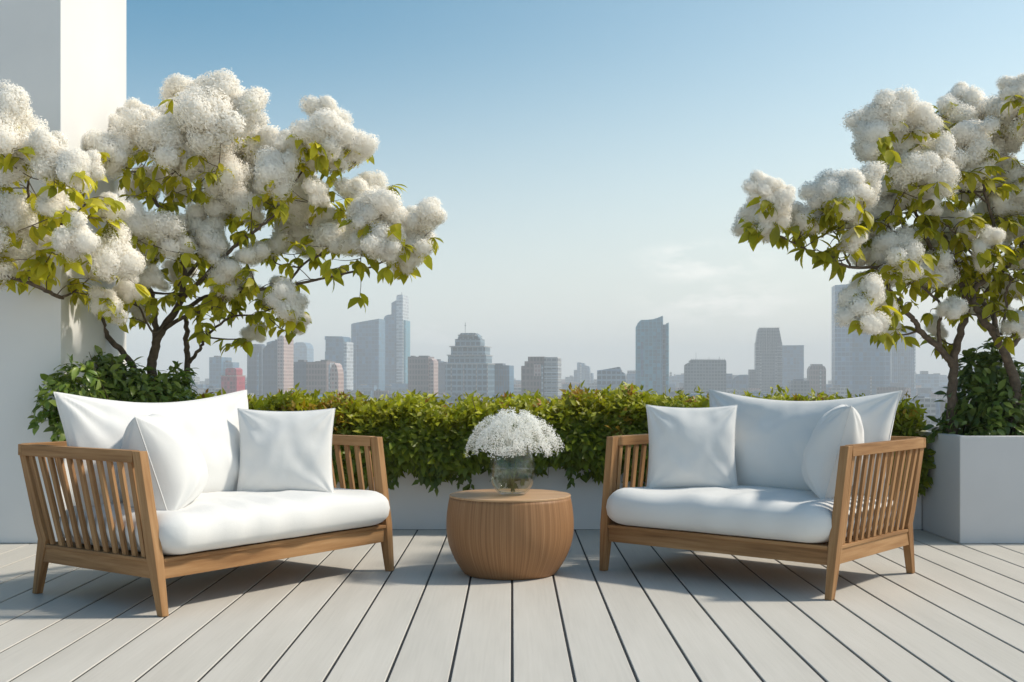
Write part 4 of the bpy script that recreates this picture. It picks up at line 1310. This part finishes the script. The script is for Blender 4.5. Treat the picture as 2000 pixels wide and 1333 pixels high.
b = City(1193, 1350, 'low rounded block with bulging striped upper floors'); b.part('body', [(1166, 724), (1180, 722), (1212, 722)], FM['pale'], 2, 28); b.part('upper_floors', [(1167, 727), (1172, 724), (1214, 727), (1219, 730), (1221, 736), (1222, 745), (1219, 749)], FM['steel'], 0, 30, 751); b.part('roof_slab', [(1178, 722), (1208, 717), (1210, 718), (1212, 726)], FM['steel'], 6, 18, 727)
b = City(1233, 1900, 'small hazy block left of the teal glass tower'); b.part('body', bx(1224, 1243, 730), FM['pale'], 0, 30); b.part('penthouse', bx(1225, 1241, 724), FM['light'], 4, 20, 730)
b = City(1274, 1350, 'tall teal glass tower with a swooping curved roofline')
b.part('body', [(1241.5, 640), (1246, 631), (1252, 625), (1262, 625), (1275, 624), (1285, 621), (1294, 617)], FM['teal'], 0, 30)
b.part('recess', bx(1294.2, 1300, 634), FM['pale'], 6, 20); b.part('fin', [(1300.2, 633), (1305.5, 630.5)], FM['teal'], -1, 28); b.bars('mullion', [(1281.4, 1282.6, 640, 800), (1252, 1256, 668, 735), (1293, 1294.2, 620, 800)], FM['blue'], -1, 1)
b = City(1377, 1400, 'wide grey office block with roof railings and aerials'); b.part('body', [(1336.5, 714), (1340, 711), (1347, 708)] + bx(1348, 1418, 706), FM['grey'], 0, 34); b.part('penthouse', [(1345, 706), (1350, 702.5), (1417, 703)], FM['grey'], 3, 24, 706.5)
b.bars('railing', [(1350 + 4 * i, 1350.7 + 4 * i, 700.5, 703) for i in range(17)], DARK, 3, .6); b.bars('aerial', [(1384.5, 1385, 698, 703), (1404.3, 1405, 697, 703), (1359.3, 1359.8, 689, 703)], DARK, 6, .5)
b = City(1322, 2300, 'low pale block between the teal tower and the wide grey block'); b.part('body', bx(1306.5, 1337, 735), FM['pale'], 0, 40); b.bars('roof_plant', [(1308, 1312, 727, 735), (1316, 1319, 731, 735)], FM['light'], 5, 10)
b = City(1450, 1700, 'low domed grey block left of the finned tower'); b.part('body', [(1432, 742), (1436, 736), (1445, 732.5), (1458, 732), (1464, 734)], FM['blue'], 0, 30); b.part('annex', bx(1418.3, 1431.8, 730), FM['pale'], 20, 30)
b = City(1502, 1600, 'finned tower tapering to a ragged crown')
b.part('body', [(1476.5, 669), (1527, 669)], FM['grey'], 0, 34); b.part('crown', [(1477.5, 669), (1480, 650), (1483, 641), (1521, 641), (1524, 655), (1526.5, 669)], FM['grey'], 1, 30, 669)
b.bars('fin', [(1483 + 3.4 * i, 1484.1 + 3.4 * i, 639.2, 690) for i in range(12)], FM['light'], -1.2, 1.2); b.bars('pier', [(1485, 1487.5, 690, 800), (1514, 1516.5, 690, 800)], FM['light'], -1.5, 1.5); b.part('annex', bx(1464, 1476.3, 722), FM['grey'], 6, 24); b.bars('floor_band', [(1476, 1485, 672 + 4 * i, 673.4 + 4 * i) for i in range(22)], FM['light'], -1, 1); b.bars('floor_band', [(1517, 1527.5, 672 + 4 * i, 673.4 + 4 * i) for i in range(22)], FM['light'], -1, 1)
b = City(1549, 1900, 'plain blue-grey slab tower behind the finned tower'); b.part('body', bx(1528, 1569.5, 676), FM['blue'], 0, 34); b.bars('roof_ledge', [(1528, 1570, 674.8, 676.2)], FM['pale'], -1, 36)
b = City(1562, 1250, 'low dark block in front of the plain slab tower'); b.part('body', bx(1545, 1580.5, 744), FM['grey'], 0, 28); b.part('penthouse', bx(1552, 1570, 741), FM['slate'], 5, 12, 744)
b = City(1597, 1450, 'stubby grey tower with a rounded top, left of the large glass slab'); b.part('body', [(1581, 722), (1584, 716), (1587, 714.5), (1607, 714.5), (1611, 717), (1613, 722)], FM['brown'], 0, 30); b.part('crown', bx(1586, 1607, 711.5), FM['grey'], 4, 18, 714.5); b.bars('lit_edge', [(1601, 1604, 722, 800)], FM['light'], -1, 1)
b = City(1685, 1500, 'very large blue glass slab partly hidden by the right blossoms'); b.part('body', bx(1665, 1725, 556), FM['blue'], 0, 36); b.part('glass_wing', [(1632, 557), (1664.8, 555)], FM['pale'], -3, 38); b.part('edge_wing', bx(1725.2, 1737.5, 560), FM['pale'], 2, 32); b.bars('pier', [(1699, 1702, 736, 800)], FM['light'], -1, 1)
b = City(1765, 1800, 'tall ribbed grey slab tower right of the large glass slab'); b.part('body', bx(1743, 1786.5, 640), FM['blue'], 0, 36); b.bars('rib', [(1745 + 4 * i, 1745.8 + 4 * i, 641, 800) for i in range(10)], FM['pale'], -1, 1); b.bars('lit_edge', [(1784.5, 1787, 640, 800)], FM['white'], -1.2, 38)  # white strip down the right edge stands in for a sunlit side
b = City(1811, 1900, 'low pale block with a roof unit, left of the right tree trunk'); b.part('body', bx(1790, 1832.5, 731), FM['pale'], 0, 34); b.part('roof_unit', bx(1802, 1815, 725), FM['grey'], 8, 14, 731)
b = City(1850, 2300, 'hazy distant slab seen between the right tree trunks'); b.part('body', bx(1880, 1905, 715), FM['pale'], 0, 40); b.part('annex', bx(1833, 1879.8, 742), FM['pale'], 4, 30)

# low blocks between the towers
crn = random.Random(9)
keys = ['grey', 'light', 'slate', 'brown', 'pale', 'blue', 'pink', 'light']
xs = 330.0
nlow = 0
while xs < 2050:
    w = crn.uniform(16, 46)
    for row in range(4):
        Y = (1000, 1400, 1900, 2500)[row] * crn.uniform(.9, 1.12)
        yt = (775, 763, 751, 739)[row] + crn.uniform(-7, 9)
        xx = xs + crn.uniform(-12, 12)
        ww = w * crn.uniform(.7, 1.3)
        b = City(xx, Y, 'low hazy city block among the rooftops just above the hedge line', 'low hazy blocks along the foot of the skyline', 'low_building')
        b.part('body', bx(xx - ww / 2, xx + ww / 2, yt), FM[crn.choice(keys)], 0, crn.uniform(15, 30))
        if crn.random() < .6:
            a = xx - ww / 2 + ww * crn.uniform(.1, .5)
            b.part('roof_unit', bx(a, a + ww * .3, yt - crn.uniform(1.5, 5)), FM[crn.choice(('light', 'grey', 'slate'))], 3, 8, yt)
        nlow += 1
    xs += w * 0.78

# city floor
s = MB(); s.add([(-9000, -200, 0), (9000, -200, 0), (9000, 9000, 0), (-9000, 9000, 0)], [[0, 1, 2, 3]])
g_ = mat_plain('city_floor', (0.10, 0.11, 0.09), .9, .5, .01)
tag(s.build('city_ground', g_, loc=(0, 0, GROUND - 0.05)), kind='structure')

# ------------------------------------------------------------------ haze
m, n, l, out = new_mat('haze_air')
pv = n.new('ShaderNodeVolumePrincipled')
pv.inputs['Color'].default_value = (0.955, 0.975, 1.0, 1)
pv.inputs['Density'].default_value = 0.00036
pv.inputs['Anisotropy'].default_value = 0.0
l.new(pv.outputs[0], out.inputs['Volume'])
s = MB(); s.box(-5200, 5200, -150, 6000, GROUND - 1.2, 150)
tag(s.build('haze', m), 'pale even haze over the whole city', 'haze', kind='stuff')
